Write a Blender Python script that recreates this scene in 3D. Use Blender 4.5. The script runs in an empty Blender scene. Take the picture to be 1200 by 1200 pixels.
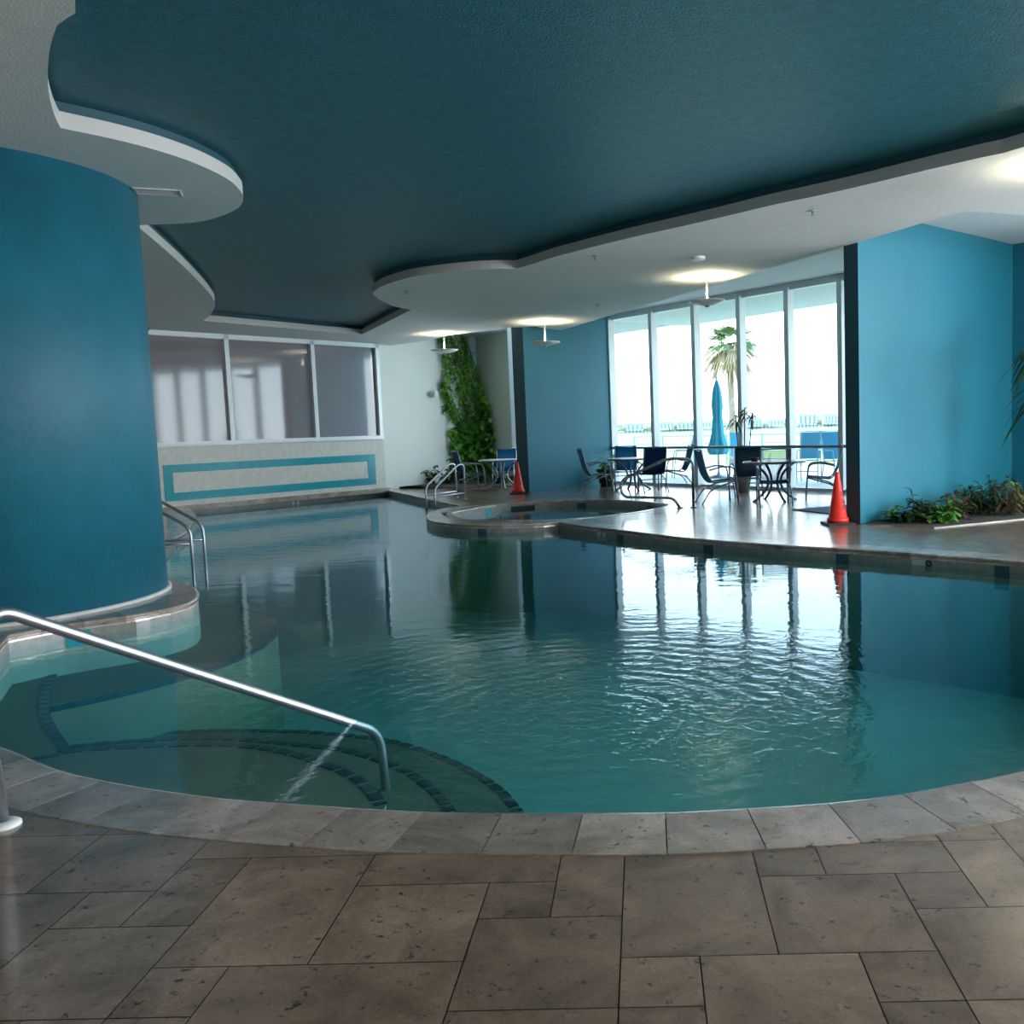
import bpy, bmesh, math, random
import numpy as np
from mathutils import Vector, Matrix
from mathutils.geometry import tessellate_polygon

random.seed(7)
C = bpy.context.scene.collection
SC = bpy.context.scene

# ------------------------------------------------------------------ camera
F_PX, PPX, PPY, EYE = 1080.0, 735.0, 600.0, 1.4
_y = Vector((752 - PPX, -(500 - PPY), -F_PX)).normalized()
_z = Vector((-.033, 1.0, 0)); _z.z = (_z.x * _y.x + _z.y * _y.y) / -_y.z; _z.normalize()
_x = _y.cross(_z)
RC = Matrix((_x, _y, _z))                       # camera axes -> room axes
cam_d = bpy.data.cameras.new('camera')
cam = bpy.data.objects.new('camera', cam_d); C.objects.link(cam)
cam.matrix_world = Matrix.Translation((0, 0, EYE)) @ RC.to_4x4()
cam_d.sensor_width = 36; cam_d.lens = F_PX / 1200 * 36
cam_d.shift_x = (600 - PPX) / 1200; cam_d.shift_y = (PPY - 600) / 1200
cam_d.clip_start = .05; cam_d.clip_end = 3000
SC.camera = cam

# ------------------------------------------------------------------ world, sun, exposure
SC.view_settings.view_transform = 'Standard'; SC.view_settings.look = 'None'
SC.view_settings.gamma = 1; SC.view_settings.use_curve_mapping = False
SC.view_settings.exposure = 0.92
SC.cycles.max_bounces = 10; SC.cycles.diffuse_bounces = 5; SC.cycles.glossy_bounces = 4
SC.cycles.transparent_max_bounces = 16; SC.cycles.sample_clamp_indirect = 6
SC.cycles.caustics_reflective = False; SC.cycles.caustics_refractive = False
w = bpy.data.worlds.new('sky'); SC.world = w; w.use_nodes = True
nt = w.node_tree; bg = nt.nodes['Background']
tc = nt.nodes.new('ShaderNodeTexCoord'); sp = nt.nodes.new('ShaderNodeSeparateXYZ')
rp = nt.nodes.new('ShaderNodeValToRGB')
nt.links.new(tc.outputs['Generated'], sp.inputs[0]); nt.links.new(sp.outputs['Z'], rp.inputs[0])
nt.links.new(rp.outputs[0], bg.inputs[0])
rp.color_ramp.elements[0].position = 0.0; rp.color_ramp.elements[0].color = (.93, .97, 1, 1)
rp.color_ramp.elements[1].position = .55; rp.color_ramp.elements[1].color = (.42, .68, 1, 1)
e = rp.color_ramp.elements.new(.15); e.color = (.78, .91, 1, 1)
bg.inputs[1].default_value = 2.9
sd = bpy.data.lights.new('sun', 'SUN'); sd.energy = 2.2; sd.angle = .01; sd.color = (1, .96, .88)
so = bpy.data.objects.new('sun', sd); C.objects.link(so)
so.rotation_euler = (math.radians(-18), math.radians(-22), 0)

# main geometry of the room (metres; x right, y away from the camera)
FA = Vector((-.68, 22.97)); FD = Vector((.669, -.743)); FN = Vector((.743, .669))   # window front
SLAB_R0 = Vector((2.91, 12.42)); SLAB_R1 = Vector((6.12, 15.41))
SLAB_L0 = Vector((-2.60, 20.90)); SLAB_L1 = Vector((-.68, 22.97))
FB = SLAB_R1 + FD * 9.0
LW0 = Vector((-6.60, 23.50)); LWD = Vector((-.595, -.804)).normalized(); LW1 = LW0 + LWD * 12
LWN = Vector((.804, -.595)).normalized()
ALC = Vector((-4.76, 27.1)); ALD = Vector((-3.45, 25.6))

def area(name, loc, target, sx, sy, power, col, shape='RECTANGLE'):
    d = bpy.data.lights.new(name, 'AREA'); d.shape = shape; d.size = sx; d.size_y = sy
    d.energy = power; d.color = col
    o = bpy.data.objects.new(name, d); C.objects.link(o); o.location = loc
    o.rotation_euler = (Vector(target) - Vector(loc)).to_track_quat('-Z', 'Y').to_euler()
    return o
# daylight through the second glass front, on the right beyond the frame
m = SLAB_R1 + FD * 5.9 + FN * .4
area('daylight_side_windows', (m.x, m.y, 2.0), (m.x - FN.x, m.y - FN.y, 1.9), 6.2, 3.8, 380, (.86, .94, 1))
area('right_wall_fill', (12.1, 4.6, 1.95), (0, 5.2, 1.95), 7.0, 3.4, 1150, (.95, .97, 1))  # added fill light in front of the solid right wall, no window there
# daylight through the glass at the side of the planted alcove
m = SLAB_L1 - FD * 2.1 + FN * .25
area('daylight_alcove_window', (m.x, m.y, 2.05), (m.x - FN.x, m.y - FN.y, 2.0), 3.2, 3.8, 140, (.84, .92, 1))
def at(px, py, z=0.0):
    d = RC @ Vector((px - PPX, -(py - PPY), -F_PX)); t = (z - EYE) / d.z
    return Vector((d.x * t, d.y * t, z))
def at_y(px, py, y):
    d = RC @ Vector((px - PPX, -(py - PPY), -F_PX)); t = y / d.y
    return Vector((d.x * t, y, EYE + d.z * t))
def on_line(px, py, p, n):
    """point where the sight line meets the upright plane through p with normal n"""
    d = RC @ Vector((px - PPX, -(py - PPY), -F_PX)); t = (p.x * n.x + p.y * n.y) / (d.x * n.x + d.y * n.y)
    return Vector((d.x * t, d.y * t, EYE + d.z * t))

# ------------------------------------------------------------------ materials
MATS = {}
def mat(name, col, rough=.5, metal=0, bump=0, bscale=40, var=0, vscale=3, spec=.5, emit=None, estr=0, trans=0, alpha=1, coat=0, attr=None):
    if name in MATS: return MATS[name]
    m = bpy.data.materials.new(name); m.use_nodes = True; nt = m.node_tree; b = nt.nodes['Principled BSDF']
    b.inputs['Base Color'].default_value = (*col, 1); b.inputs['Roughness'].default_value = rough
    b.inputs['Metallic'].default_value = metal; b.inputs['Specular IOR Level'].default_value = spec
    b.inputs['Transmission Weight'].default_value = trans; b.inputs['Alpha'].default_value = alpha
    b.inputs['Coat Weight'].default_value = coat
    if emit: b.inputs['Emission Color'].default_value = (*emit, 1); b.inputs['Emission Strength'].default_value = estr
    tc = nt.nodes.new('ShaderNodeTexCoord')
    if var:
        n = nt.nodes.new('ShaderNodeTexNoise'); n.inputs['Scale'].default_value = vscale; n.inputs['Detail'].default_value = 8
        n.inputs['Roughness'].default_value = .65
        nt.links.new(tc.outputs['Object'], n.inputs[0])
        mp = nt.nodes.new('ShaderNodeMapRange'); mp.inputs[1].default_value = .3; mp.inputs[2].default_value = .7
        mp.inputs[3].default_value = 1 - var; mp.inputs[4].default_value = 1 + var
        nt.links.new(n.outputs[0], mp.inputs[0])
        h = nt.nodes.new('ShaderNodeHueSaturation'); h.inputs['Color'].default_value = (*col, 1)
        nt.links.new(mp.outputs[0], h.inputs['Value']); nt.links.new(h.outputs[0], b.inputs['Base Color'])
        if attr:
            a = nt.nodes.new('ShaderNodeAttribute'); a.attribute_name = attr
            nt.links.new(a.outputs['Color'], h.inputs['Color'])
    if bump:
        n2 = nt.nodes.new('ShaderNodeTexNoise'); n2.inputs['Scale'].default_value = bscale; n2.inputs['Detail'].default_value = 4
        nt.links.new(tc.outputs['Object'], n2.inputs[0])
        bp = nt.nodes.new('ShaderNodeBump'); bp.inputs['Strength'].default_value = bump; bp.inputs['Distance'].default_value = .01
        nt.links.new(n2.outputs[0], bp.inputs['Height']); nt.links.new(bp.outputs[0], b.inputs['Normal'])
    MATS[name] = m; return m

def travertine(name, tint, rough=.4):
    m = mat(name, tint, rough); nt = m.node_tree; b = nt.nodes['Principled BSDF']; N = nt.nodes.new; L = nt.links.new
    tc = N('ShaderNodeTexCoord'); at_ = N('ShaderNodeAttribute'); at_.attribute_name = 'tone'
    n1 = N('ShaderNodeTexNoise'); n1.inputs['Scale'].default_value = 3.2; n1.inputs['Detail'].default_value = 9; n1.inputs['Roughness'].default_value = .7
    n1.inputs['Distortion'].default_value = .6
    n2 = N('ShaderNodeTexNoise'); n2.inputs['Scale'].default_value = 22; n2.inputs['Detail'].default_value = 8; n2.inputs['Roughness'].default_value = .72
    n3 = N('ShaderNodeTexNoise'); n3.inputs['Scale'].default_value = 90; n3.inputs['Detail'].default_value = 3
    off = N('ShaderNodeVectorMath'); off.operation = 'MULTIPLY_ADD'; off.inputs[1].default_value = (37, 53, 11)
    L(at_.outputs['Vector'], off.inputs[0]); L(tc.outputs['Object'], off.inputs[2])
    for n in (n1, n2, n3): L(off.outputs[0], n.inputs[0])
    cr = N('ShaderNodeValToRGB'); L(n1.outputs[0], cr.inputs[0])
    cr.color_ramp.elements[0].position = .34; cr.color_ramp.elements[0].color = (tint[0] * .5, tint[1] * .46, tint[2] * .42, 1)
    cr.color_ramp.elements[1].position = .66; cr.color_ramp.elements[1].color = (*[min(1, c * 1.25) for c in tint], 1)
    pits = N('ShaderNodeValToRGB'); L(n2.outputs[0], pits.inputs[0])
    pits.color_ramp.elements[0].position = .355; pits.color_ramp.elements[0].color = (.22, .15, .10, 1)
    pits.color_ramp.elements[1].position = .42; pits.color_ramp.elements[1].color = (1, 1, 1, 1)
    fine = N('ShaderNodeMapRange'); L(n3.outputs[0], fine.inputs[0]); fine.inputs[1].default_value = .3; fine.inputs[2].default_value = .7
    fine.inputs[3].default_value = .86; fine.inputs[4].default_value = 1.1
    m1 = N('ShaderNodeMix'); m1.data_type = 'RGBA'; m1.blend_type = 'MULTIPLY'; m1.inputs[0].default_value = 1
    L(cr.outputs[0], m1.inputs[6]); L(pits.outputs[0], m1.inputs[7])
    m2 = N('ShaderNodeMix'); m2.data_type = 'RGBA'; m2.blend_type = 'MULTIPLY'; m2.inputs[0].default_value = 1
    L(m1.outputs[2], m2.inputs[6]); L(fine.outputs[0], m2.inputs[7])
    sepc = N('ShaderNodeSeparateColor'); L(at_.outputs['Color'], sepc.inputs[0])
    mr = N('ShaderNodeMapRange'); L(sepc.outputs[0], mr.inputs[0]); mr.inputs[3].default_value = .8; mr.inputs[4].default_value = 1.18
    m3 = N('ShaderNodeMix'); m3.data_type = 'RGBA'; m3.blend_type = 'MULTIPLY'; m3.inputs[0].default_value = 1
    L(m2.outputs[2], m3.inputs[6]); L(mr.outputs[0], m3.inputs[7])
    L(m3.outputs[2], b.inputs['Base Color'])
    bp = N('ShaderNodeBump'); bp.inputs['Strength'].default_value = .25; bp.inputs['Distance'].default_value = .004
    L(pits.outputs[0], bp.inputs['Height']); L(bp.outputs[0], b.inputs['Normal'])
    return m

M_PAVER = travertine('travertine_paver', (.275, .19, .13), .34)
M_COPE = travertine('travertine_coping', (.42, .355, .31), .36)
for m_ in (M_PAVER, M_COPE):
    b_ = m_.node_tree.nodes['Principled BSDF']; b_.inputs['Coat Weight'].default_value = .9; b_.inputs['Coat Roughness'].default_value = .16
M_GROUT = mat('dark_grout', (.045, .04, .035), .9)
M_WHITE = mat('white_stucco', (.72, .74, .75), .75, bump=.35, bscale=60, var=.05, vscale=12)
M_FASCIA = mat('white_fascia', (.52, .52, .51), .6, bump=.15, bscale=60)
M_TEALC = mat('teal_ceiling_paint', (.014, .13, .18), .42, bump=.7, bscale=75, var=.25, vscale=9, spec=.5)
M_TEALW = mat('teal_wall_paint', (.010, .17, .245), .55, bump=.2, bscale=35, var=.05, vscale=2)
M_TEALD = mat('deep_teal_paint_and_shade', (.012, .07, .10), .6, bump=.2, bscale=35)  # recess strip colour; also stands for shade on the slab end faces
M_COL = mat('column_teal_paint', (.006, .12, .185), .6, bump=.3, bscale=18, var=.16, vscale=1.6)
M_CREAM = mat('cream_wall_paint', (.76, .77, .74), .7, bump=.15, bscale=40)
M_SAGE = mat('sage_wall_paint', (.48, .53, .45), .7, bump=.15, bscale=40)
M_FRAME = mat('white_aluminium_frame', (.75, .79, .82), .35, metal=.1)
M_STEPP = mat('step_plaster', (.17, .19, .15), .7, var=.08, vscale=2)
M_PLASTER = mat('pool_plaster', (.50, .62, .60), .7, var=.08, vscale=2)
M_TILEBAND = mat('pale_waterline_tile', (.22, .225, .21), .3, var=.25, vscale=14)
M_MOSAIC = mat('teal_mosaic', (.006, .27, .34), .25, var=.35, vscale=22)
M_DARKTILE = mat('dark_step_tile', (.006, .045, .065), .3, var=.5, vscale=25)
M_STEEL = mat('polished_steel', (.40, .42, .47), .46, metal=1)
M_BLACK = mat('black_rubber', (.008, .008, .01), .5)
M_LEAF = mat('green_leaf', (.09, .27, .03), .45, var=.45, vscale=5)
M_LEAFL = mat('light_green_leaf', (.20, .44, .04), .4, var=.4, vscale=5)
M_LEAFD = mat('dark_green_leaf', (.012, .05, .014), .4, var=.4, vscale=6)
M_STEM = mat('plant_stem', (.10, .09, .04), .7)
M_SOIL = mat('planter_soil', (.035, .025, .018), .95, bump=.6, bscale=30)

# ------------------------------------------------------------------ helpers
def link(name, me, mats, parent=None, smooth=False):
    o = bpy.data.objects.new(name, me); C.objects.link(o)
    for m_ in (mats if isinstance(mats, (list, tuple)) else [mats]): me.materials.append(m_)
    if smooth:
        for p in me.polygons: p.use_smooth = True
    if parent: o.parent = parent
    return o
def obj(name, bm, mats, parent=None, smooth=False, recalc=True):
    if recalc: bmesh.ops.recalc_face_normals(bm, faces=bm.faces)
    me = bpy.data.meshes.new(name); bm.to_mesh(me); bm.free()
    return link(name, me, mats, parent, smooth)
def tag(o, label=None, cat=None, group=None, kind=None):
    if label: o['label'] = label
    if cat: o['category'] = cat
    if group: o['group'] = group
    if kind: o['kind'] = kind
    return o
def struct(name, bm, mats, smooth=False, recalc=True):
    return tag(obj(name, bm, mats, None, smooth, recalc), kind='structure')
def thing(name, label, cat, loc=(0, 0, 0), rz=0, group=None):
    o = bpy.data.objects.new(name, None); C.objects.link(o); o.empty_display_size = .1
    o.location = loc; o.rotation_euler = (0, 0, rz); tag(o, label, cat, group); return o
def copy_tree(o, parent=None):
    c = o.copy(); C.objects.link(c)
    if parent: c.parent = parent
    for ch in list(o.children): copy_tree(ch, c)
    return c
def B(): return bmesh.new()
def box(bm, lo, hi, mi=0, bev=0):
    vs = [bm.verts.new((x, y, z)) for x in (lo[0], hi[0]) for y in (lo[1], hi[1]) for z in (lo[2], hi[2])]
    fs = [bm.faces.new([vs[i] for i in q]) for q in ((0, 1, 3, 2), (4, 6, 7, 5), (0, 4, 5, 1), (2, 3, 7, 6), (0, 2, 6, 4), (1, 5, 7, 3))]
    for f in fs: f.material_index = mi
    if bev:
        es = list({e for f in fs for e in f.edges}); bmesh.ops.bevel(bm, geom=es, offset=bev, segments=2, affect='EDGES')
    return fs
def wall_box(bm, p, q, thick, z0, z1, mi=0, side=1):
    """upright slab whose front face runs p->q, thick to its left (side 1) or right (-1)"""
    d = (q - p).normalized(); n = Vector((-d.y, d.x)) * thick * side
    pts = [p, q, q + n, p + n]
    prism(bm, [(a.x, a.y) for a in pts], z0, z1, mi)
def prism(bm, pts, z0, z1, mi=0, mside=None):
    tris = tessellate_polygon([[Vector((x, y, 0)) for x, y in pts]])
    bot = [bm.verts.new((x, y, z0)) for x, y in pts]; top = [bm.verts.new((x, y, z1)) for x, y in pts]
    for t in tris:
        try:
            bm.faces.new([top[i] for i in t]).material_index = mi; bm.faces.new([bot[i] for i in reversed(t)]).material_index = mi
        except ValueError: pass
    n = len(pts)
    for i in range(n):
        f = bm.faces.new([bot[i], bot[(i + 1) % n], top[(i + 1) % n], top[i]]); f.material_index = mi if mside is None else mside
def flat(bm, loops, z, mi=0):
    pts = [p for l in loops for p in l]
    vs = [bm.verts.new((p[0], p[1], z)) for p in pts]
    for t in tessellate_polygon([[Vector((p[0], p[1], 0)) for p in l] for l in loops]):
        try: bm.faces.new([vs[i] for i in t]).material_index = mi
        except ValueError: pass
def tube(bm, pts, r, seg=10, cap=True, closed=False, mi=0):
    pts = [Vector(p) for p in pts]; n = len(pts); rings = []; up = None
    for i, p in enumerate(pts):
        if closed: t = (pts[(i + 1) % n] - pts[i - 1]).normalized()
        else: t = (pts[min(i + 1, n - 1)] - pts[max(i - 1, 0)]).normalized()
        if up is None:
            up = Vector((0, 0, 1)) if abs(t.z) < .9 else Vector((1, 0, 0))
        up = (up - t * up.dot(t)).normalized(); s = t.cross(up)
        rr = r[i] if isinstance(r, (list, tuple)) else r
        rings.append([bm.verts.new(p + (up * math.cos(a) + s * math.sin(a)) * rr) for a in [2 * math.pi * k / seg for k in range(seg)]])
    for i in range(n if closed else n - 1):
        a, b = rings[i], rings[(i + 1) % n]
        for k in range(seg):
            f = bm.faces.new([a[k], a[(k + 1) % seg], b[(k + 1) % seg], b[k]]); f.smooth = True; f.material_index = mi
    if cap and not closed:
        bm.faces.new(rings[0]).material_index = mi; bm.faces.new(list(reversed(rings[-1]))).material_index = mi
def fillet(pts, rad=.08, n=6):
    pts = [Vector(p) for p in pts]; out = [pts[0]]
    for i in range(1, len(pts) - 1):
        a, b, c = pts[i - 1], pts[i], pts[i + 1]
        r = min(rad, (a - b).length * .48, (c - b).length * .48)
        p0 = b + (a - b).normalized() * r; p1 = b + (c - b).normalized() * r
        for k in range(n + 1):
            t = k / n; out.append(p0 * (1 - t) ** 2 + b * 2 * t * (1 - t) + p1 * t * t)
    out.append(pts[-1]); return out
def lathe(bm, prof, seg=32, c=(0, 0, 0), mi=0):
    rings = []
    for r, z in prof:
        rings.append([bm.verts.new((c[0] + r * math.cos(2 * math.pi * k / seg), c[1] + r * math.sin(2 * math.pi * k / seg), c[2] + z)) for k in range(seg)])
    for a, b in zip(rings, rings[1:]):
        for k in range(seg):
            f = bm.faces.new([a[k], a[(k + 1) % seg], b[(k + 1) % seg], b[k]]); f.smooth = True; f.material_index = mi
    bm.faces.new(list(reversed(rings[0]))).material_index = mi; bm.faces.new(rings[-1]).material_index = mi
def smooth_path(items, step=.08):
    """items: (Vector2, corner) closed list -> dense closed list of 2-D points (Catmull-Rom between corners)"""
    n = len(items); out = []
    for i in range(n):
        p1, c1 = items[i]; p2, c2 = items[(i + 1) % n]
        p0 = items[i - 1][0] if not c1 else p1 * 2 - p2
        p3 = items[(i + 2) % n][0] if not c2 else p2 * 2 - p1
        k = max(1, int((p2 - p1).length / step))
        for j in range(k):
            t = j / k
            out.append(.5 * ((2 * p1) + (p2 - p0) * t + (2 * p0 - 5 * p1 + 4 * p2 - p3) * t * t + (3 * p1 - p0 - 3 * p2 + p3) * t ** 3))
    return out
def signed(pts): return sum(a.x * b.y - b.x * a.y for a, b in zip(pts, pts[1:] + pts[:1])) / 2
def offset(pts, d):
    """closed CCW path pushed outward by d"""
    n = len(pts); out = []
    for i in range(n):
        a, b, c = pts[i - 1], pts[i], pts[(i + 1) % n]
        e1 = (b - a).normalized(); e2 = (c - b).normalized()
        n1 = Vector((e1.y, -e1.x)); n2 = Vector((e2.y, -e2.x)); m_ = n1 + n2
        if m_.length < .3: m_ = n1
        m_.normalize(); k = 1 / max(.5, m_.dot(n1)); out.append(b + m_ * d * k)
    return out
def inside(P, poly):
    x, y = P[:, 0], P[:, 1]; r = np.zeros(len(P), bool); q = np.roll(poly, -1, 0)
    for (x1, y1), (x2, y2) in zip(poly, q):
        if y1 == y2: continue
        c = ((y1 > y) != (y2 > y)) & (x < (x2 - x1) * (y - y1) / (y2 - y1) + x1); r ^= c
    return r
def dist(P, poly):
    q = np.roll(poly, -1, 0); best = np.full(len(P), 1e9)
    for a, b in zip(poly, q):
        ab = b - a; L2 = max(1e-9, ab @ ab); t = np.clip(((P - a) @ ab) / L2, 0, 1)
        best = np.minimum(best, np.hypot(*(P - a - t[:, None] * ab).T))
    return best

# ------------------------------------------------------------------ pool, spa outlines
def px2(l, z=0.0): return [at(x, y, z).to_2d() for x, y in l]
def sm(l): return [(p, False) for p in l]
near = px2([(0, 875), (65, 901), (130, 916), (191, 926), (260, 935), (338, 941), (420, 946.6), (511, 951), (600, 952), (695, 952), (795, 951), (885, 946), (975, 940), (1057, 930), (1130, 916), (1200, 902)])
rightb = [Vector(p) for p in ((2.35, 4.05), (3.25, 4.8), (4.0, 5.9), (4.3, 7.1), (4.15, 8.1))]
farb = px2([(1200, 657.5), (1100, 650), (1000, 643), (933, 639.5), (867, 635), (800, 629.5), (733, 621.5), (690, 616.5)])
prom = px2([(626, 613.6), (579, 614.8), (540, 614), (511, 611), (500.5, 606), (501, 602.5), (507, 598.7), (520, 595.5)])
leftdeck = px2([(229, 605), (225, 614), (218, 622.5), (200, 633), (181, 644)]) + [Vector((-6.9, 11.0)), Vector((-6.75, 10.2))]
ring = [Vector((-6.2, 9.75)), Vector((-5.3, 9.72))] + px2([(205, 681), (226, 687.5), (231.5, 696), (220, 706), (175, 717), (140, 722.5), (73, 732)])
items = sm(near) + sm(rightb) + sm(farb) + [(at(655, 611.5).to_2d(), True)] + sm(prom) + [(at(541, 592.5).to_2d(), True)]
items += [(LW0 + LWN * .02, True), (on_line(221, 594, LW0, LWN).to_2d() + LWN * .02, True)] + sm(leftdeck) + sm(ring) + [(at(9, 744).to_2d(), True)]
items += sm([Vector(p) for p in ((-4.45, 5.95), (-4.5, 5.4), (-4.25, 4.95), (-3.75, 4.55))])
POOL = smooth_path(items, .10)
if signed(POOL) < 0: POOL.reverse()
SPA = smooth_path(sm(px2([(529, 601.5), (535, 599.3), (550, 596.3), (580, 591.5), (612, 588.7), (650, 586.4), (700, 585.2), (738, 586.4), (765, 588.3), (783, 591.3), (770, 595), (735, 601), (690, 605.5), (655, 608), (625, 608.9), (562, 608.9), (540, 607)])), .10)
if signed(SPA) < 0: SPA.reverse()
WATER_Z, CW = -.125, .33

# interior footprint
back = [Vector((12.2, -4)), Vector((-14, -4)), Vector((-14, LW1.y))]
FOOT = [SLAB_R0, SLAB_R1, FB, Vector((12.2, FB.y))] + back + [LW1, LW0, ALC, ALD, SLAB_L0, SLAB_L1, SLAB_L1 + FD * .01]
# walk order: facade first part from slab L1 to R1
FOOT = [SLAB_L1, SLAB_R1, FB, Vector((12.2, FB.y))] + back + [LW1, LW0, ALC, ALD]
foot_np = np.array([(p.x, p.y) for p in FOOT]); pool_np = np.array([(p.x, p.y) for p in POOL]); spa_np = np.array([(p.x, p.y) for p in SPA])

# ------------------------------------------------------------------ floor: grout bed and pavers in a Versailles pattern
bm = B(); tone = None
U, X0, V_, Y0 = .21, -.10, .212, 2.331
I0, I1, J0, J1 = -66, 60, -28, 109
occ = np.zeros((I1 - I0, J1 - J0), bool); tiles = []
def put(i, j, a, b):
    occ[i - I0:i - I0 + a, j - J0:j - J0 + b] = True; tiles.append((i, j, a, b))
for t in [(0, 0, 2, 3), (0, -1, 1, 1), (2, 0, 2, 2), (2, 2, 1, 1), (3, 2, 2, 1), (4, 1, 1, 1), (4, -1, 2, 2), (5, 1, 1, 2), (1, -2, 2, 2), (3, -1, 1, 1), (-1, 1, 1, 2),
          (-2, 1, 1, 1), (-2, -1, 2, 2), (-4, 2, 3, 1), (-4, 0, 2, 2), (-6, 0, 2, 3), (-7, 1, 1, 2), (-8, 1, 1, 1), (-10, 0, 2, 2), (-8, -1, 2, 2), (-6, -1, 1, 1), (-5, -2, 3, 2), (-9, 2, 2, 2)]: put(*t)
rt = random.Random(3)
for j in range(J0, J1):
    for i in range(I0, I1):
        if occ[i - I0, j - J0]: continue
        ch = [(2, 3), (2, 2), (3, 2), (1, 2), (2, 1), (1, 1)]; wts = [4, 4, 3, 2, 2, 2]
        while True:
            a, b = rt.choices(ch, wts)[0]
            if i + a <= I1 and j + b <= J1 and not occ[i - I0:i - I0 + a, j - J0:j - J0 + b].any(): break
            if (a, b) == (1, 1): break
        put(i, j, a, b)
verts, faces, tones = [], [], []
g = .0018
cent = np.array([(X0 + (i + a / 2) * U, Y0 + (j + b / 2) * V_) for i, j, a, b in tiles])
dp, ds, dfo = dist(cent, pool_np), dist(cent, spa_np), dist(cent, foot_np)
ip, isp, ifo = inside(cent, pool_np), inside(cent, spa_np), inside(cent, foot_np)
for k, (i, j, a, b) in enumerate(tiles):
    x0, x1 = X0 + i * U + g, X0 + (i + a) * U - g; y0, y1 = Y0 + j * V_ + g, Y0 + (j + b) * V_ - g
    rad = .5 * math.hypot(x1 - x0, y1 - y0)
    if (ip[k] and dp[k] > rad) or (isp[k] and ds[k] > rad) or (not ifo[k] and dfo[k] > rad): continue
    tcol = rt.random()
    clear = dp[k] > rad + CW and ds[k] > rad + .2 and dfo[k] > rad
    if clear: cells = [(x0, y0, x1, y1)]
    else:
        s = .035 if y1 < 8 else .06
        nx, ny = max(1, round((x1 - x0) / s)), max(1, round((y1 - y0) / s))
        gx = np.linspace(x0, x1, nx + 1); gy = np.linspace(y0, y1, ny + 1)
        cc = np.array([((gx[p] + gx[p + 1]) / 2, (gy[q] + gy[q + 1]) / 2) for p in range(nx) for q in range(ny)])
        keep = ~inside(cc, pool_np) & (dist(cc, pool_np) > CW - .05) & ~inside(cc, spa_np) & (dist(cc, spa_np) > .12) & inside(cc, foot_np)
        cells = [(gx[p], gy[q], gx[p + 1], gy[q + 1]) for n_, (p, q) in enumerate((p, q) for p in range(nx) for q in range(ny)) if keep[n_]]
    for (ax, ay, bx, by) in cells:
        gr = 2 * g
        f_ = [bm.verts.new(q) for q in ((ax - gr, ay - gr, -.012), (bx + gr, ay - gr, -.012), (bx + gr, by + gr, -.012), (ax - gr, by + gr, -.012))]
        bm.faces.new(f_).material_index = 1
        o_ = len(verts); verts += [(ax, ay, -.004), (bx, ay, -.004), (bx, by, -.004), (ax, by, -.004)]; faces.append((o_, o_ + 1, o_ + 2, o_ + 3)); tones.append(tcol)
bmf = bm; nf_grout = len(bmf.faces)
vs = [bmf.verts.new(v) for v in verts]
for f in faces: bmf.faces.new([vs[i] for i in f])
me = bpy.data.meshes.new('floor'); bmf.to_mesh(me); bmf.free()
ca = me.color_attributes.new('tone', 'FLOAT_COLOR', 'CORNER')
arr = np.zeros((len(me.loops), 4), np.float32); arr[:, 3] = 1
li = 0
for pi, p in enumerate(me.polygons):
    t = .5 if pi < nf_grout else tones[pi - nf_grout]
    for q in p.loop_indices: arr[q, :3] = (t, (t * 7.3) % 1, (t * 3.7) % 1)
ca.data.foreach_set('color', arr.ravel())
tag(link('floor', me, [M_PAVER, M_GROUT]), kind='structure')

# ------------------------------------------------------------------ coping stones and pool shells
def sweep_stones(name, path, prof, stone, mats, seed=1):
    """prof: list of (outward distance, z); one swept block per coping stone"""
    rr = random.Random(seed); bm = B(); n = len(path); tl = []
    offs = [offset(path, d) for d, _ in prof]
    cum = [0]
    for i in range(n): cum.append(cum[-1] + (path[(i + 1) % n] - path[i]).length)
    k = max(3, round(cum[-1] / stone)); ln = cum[-1] / k
    def sample(o, s):
        s %= cum[-1]; lo, hi = 0, n
        while hi - lo > 1:
            mid = (lo + hi) // 2
            if cum[mid] <= s: lo = mid
            else: hi = mid
        t = (s - cum[lo]) / max(1e-9, cum[lo + 1] - cum[lo]); return offs[o][lo % n].lerp(offs[o][(lo + 1) % n], t)
    for b in range(k):
        s0, s1 = b * ln + .002, (b + 1) * ln - .002
        mid = [c for c in cum[1:-1] if s0 + .01 < c < s1 - .01]; ss = [s0] + mid + [s1]; t = rr.random(); rows = []
        for s in ss: rows.append([bm.verts.new((*sample(o, s), prof[o][1])) for o in range(len(prof))])
        for r0, r1 in zip(rows, rows[1:]):
            for o in range(len(prof) - 1): bm.faces.new([r0[o], r0[o + 1], r1[o + 1], r1[o]]); tl.append(t)
        for r in (rows[0], rows[-1]): bm.faces.new(r); tl.append(t)
    me = bpy.data.meshes.new(name); bmesh.ops.recalc_face_normals(bm, faces=bm.faces); bm.to_mesh(me); bm.free()
    ca = me.color_attributes.new('tone', 'FLOAT_COLOR', 'CORNER'); arr = np.ones((len(me.loops), 4), np.float32)
    for pi, p in enumerate(me.polygons):
        t = tl[pi]
        for q in p.loop_indices: arr[q, :3] = (t, (t * 7.3) % 1, (t * 3.7) % 1)
    ca.data.foreach_set('color', arr.ravel())
    return tag(link(name, me, mats), kind='structure')
PROF = [(CW, -.02), (CW, .0), (.012, .0), (-.006, -.005), (-.012, -.016), (-.004, -.03), (.02, -.034), (.02, -.042), (-.002, -.046), (-.004, -.062), (.02, -.067), (.03, -.067)]
sweep_stones('pool_coping', POOL, PROF, .30, M_COPE)
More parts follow.
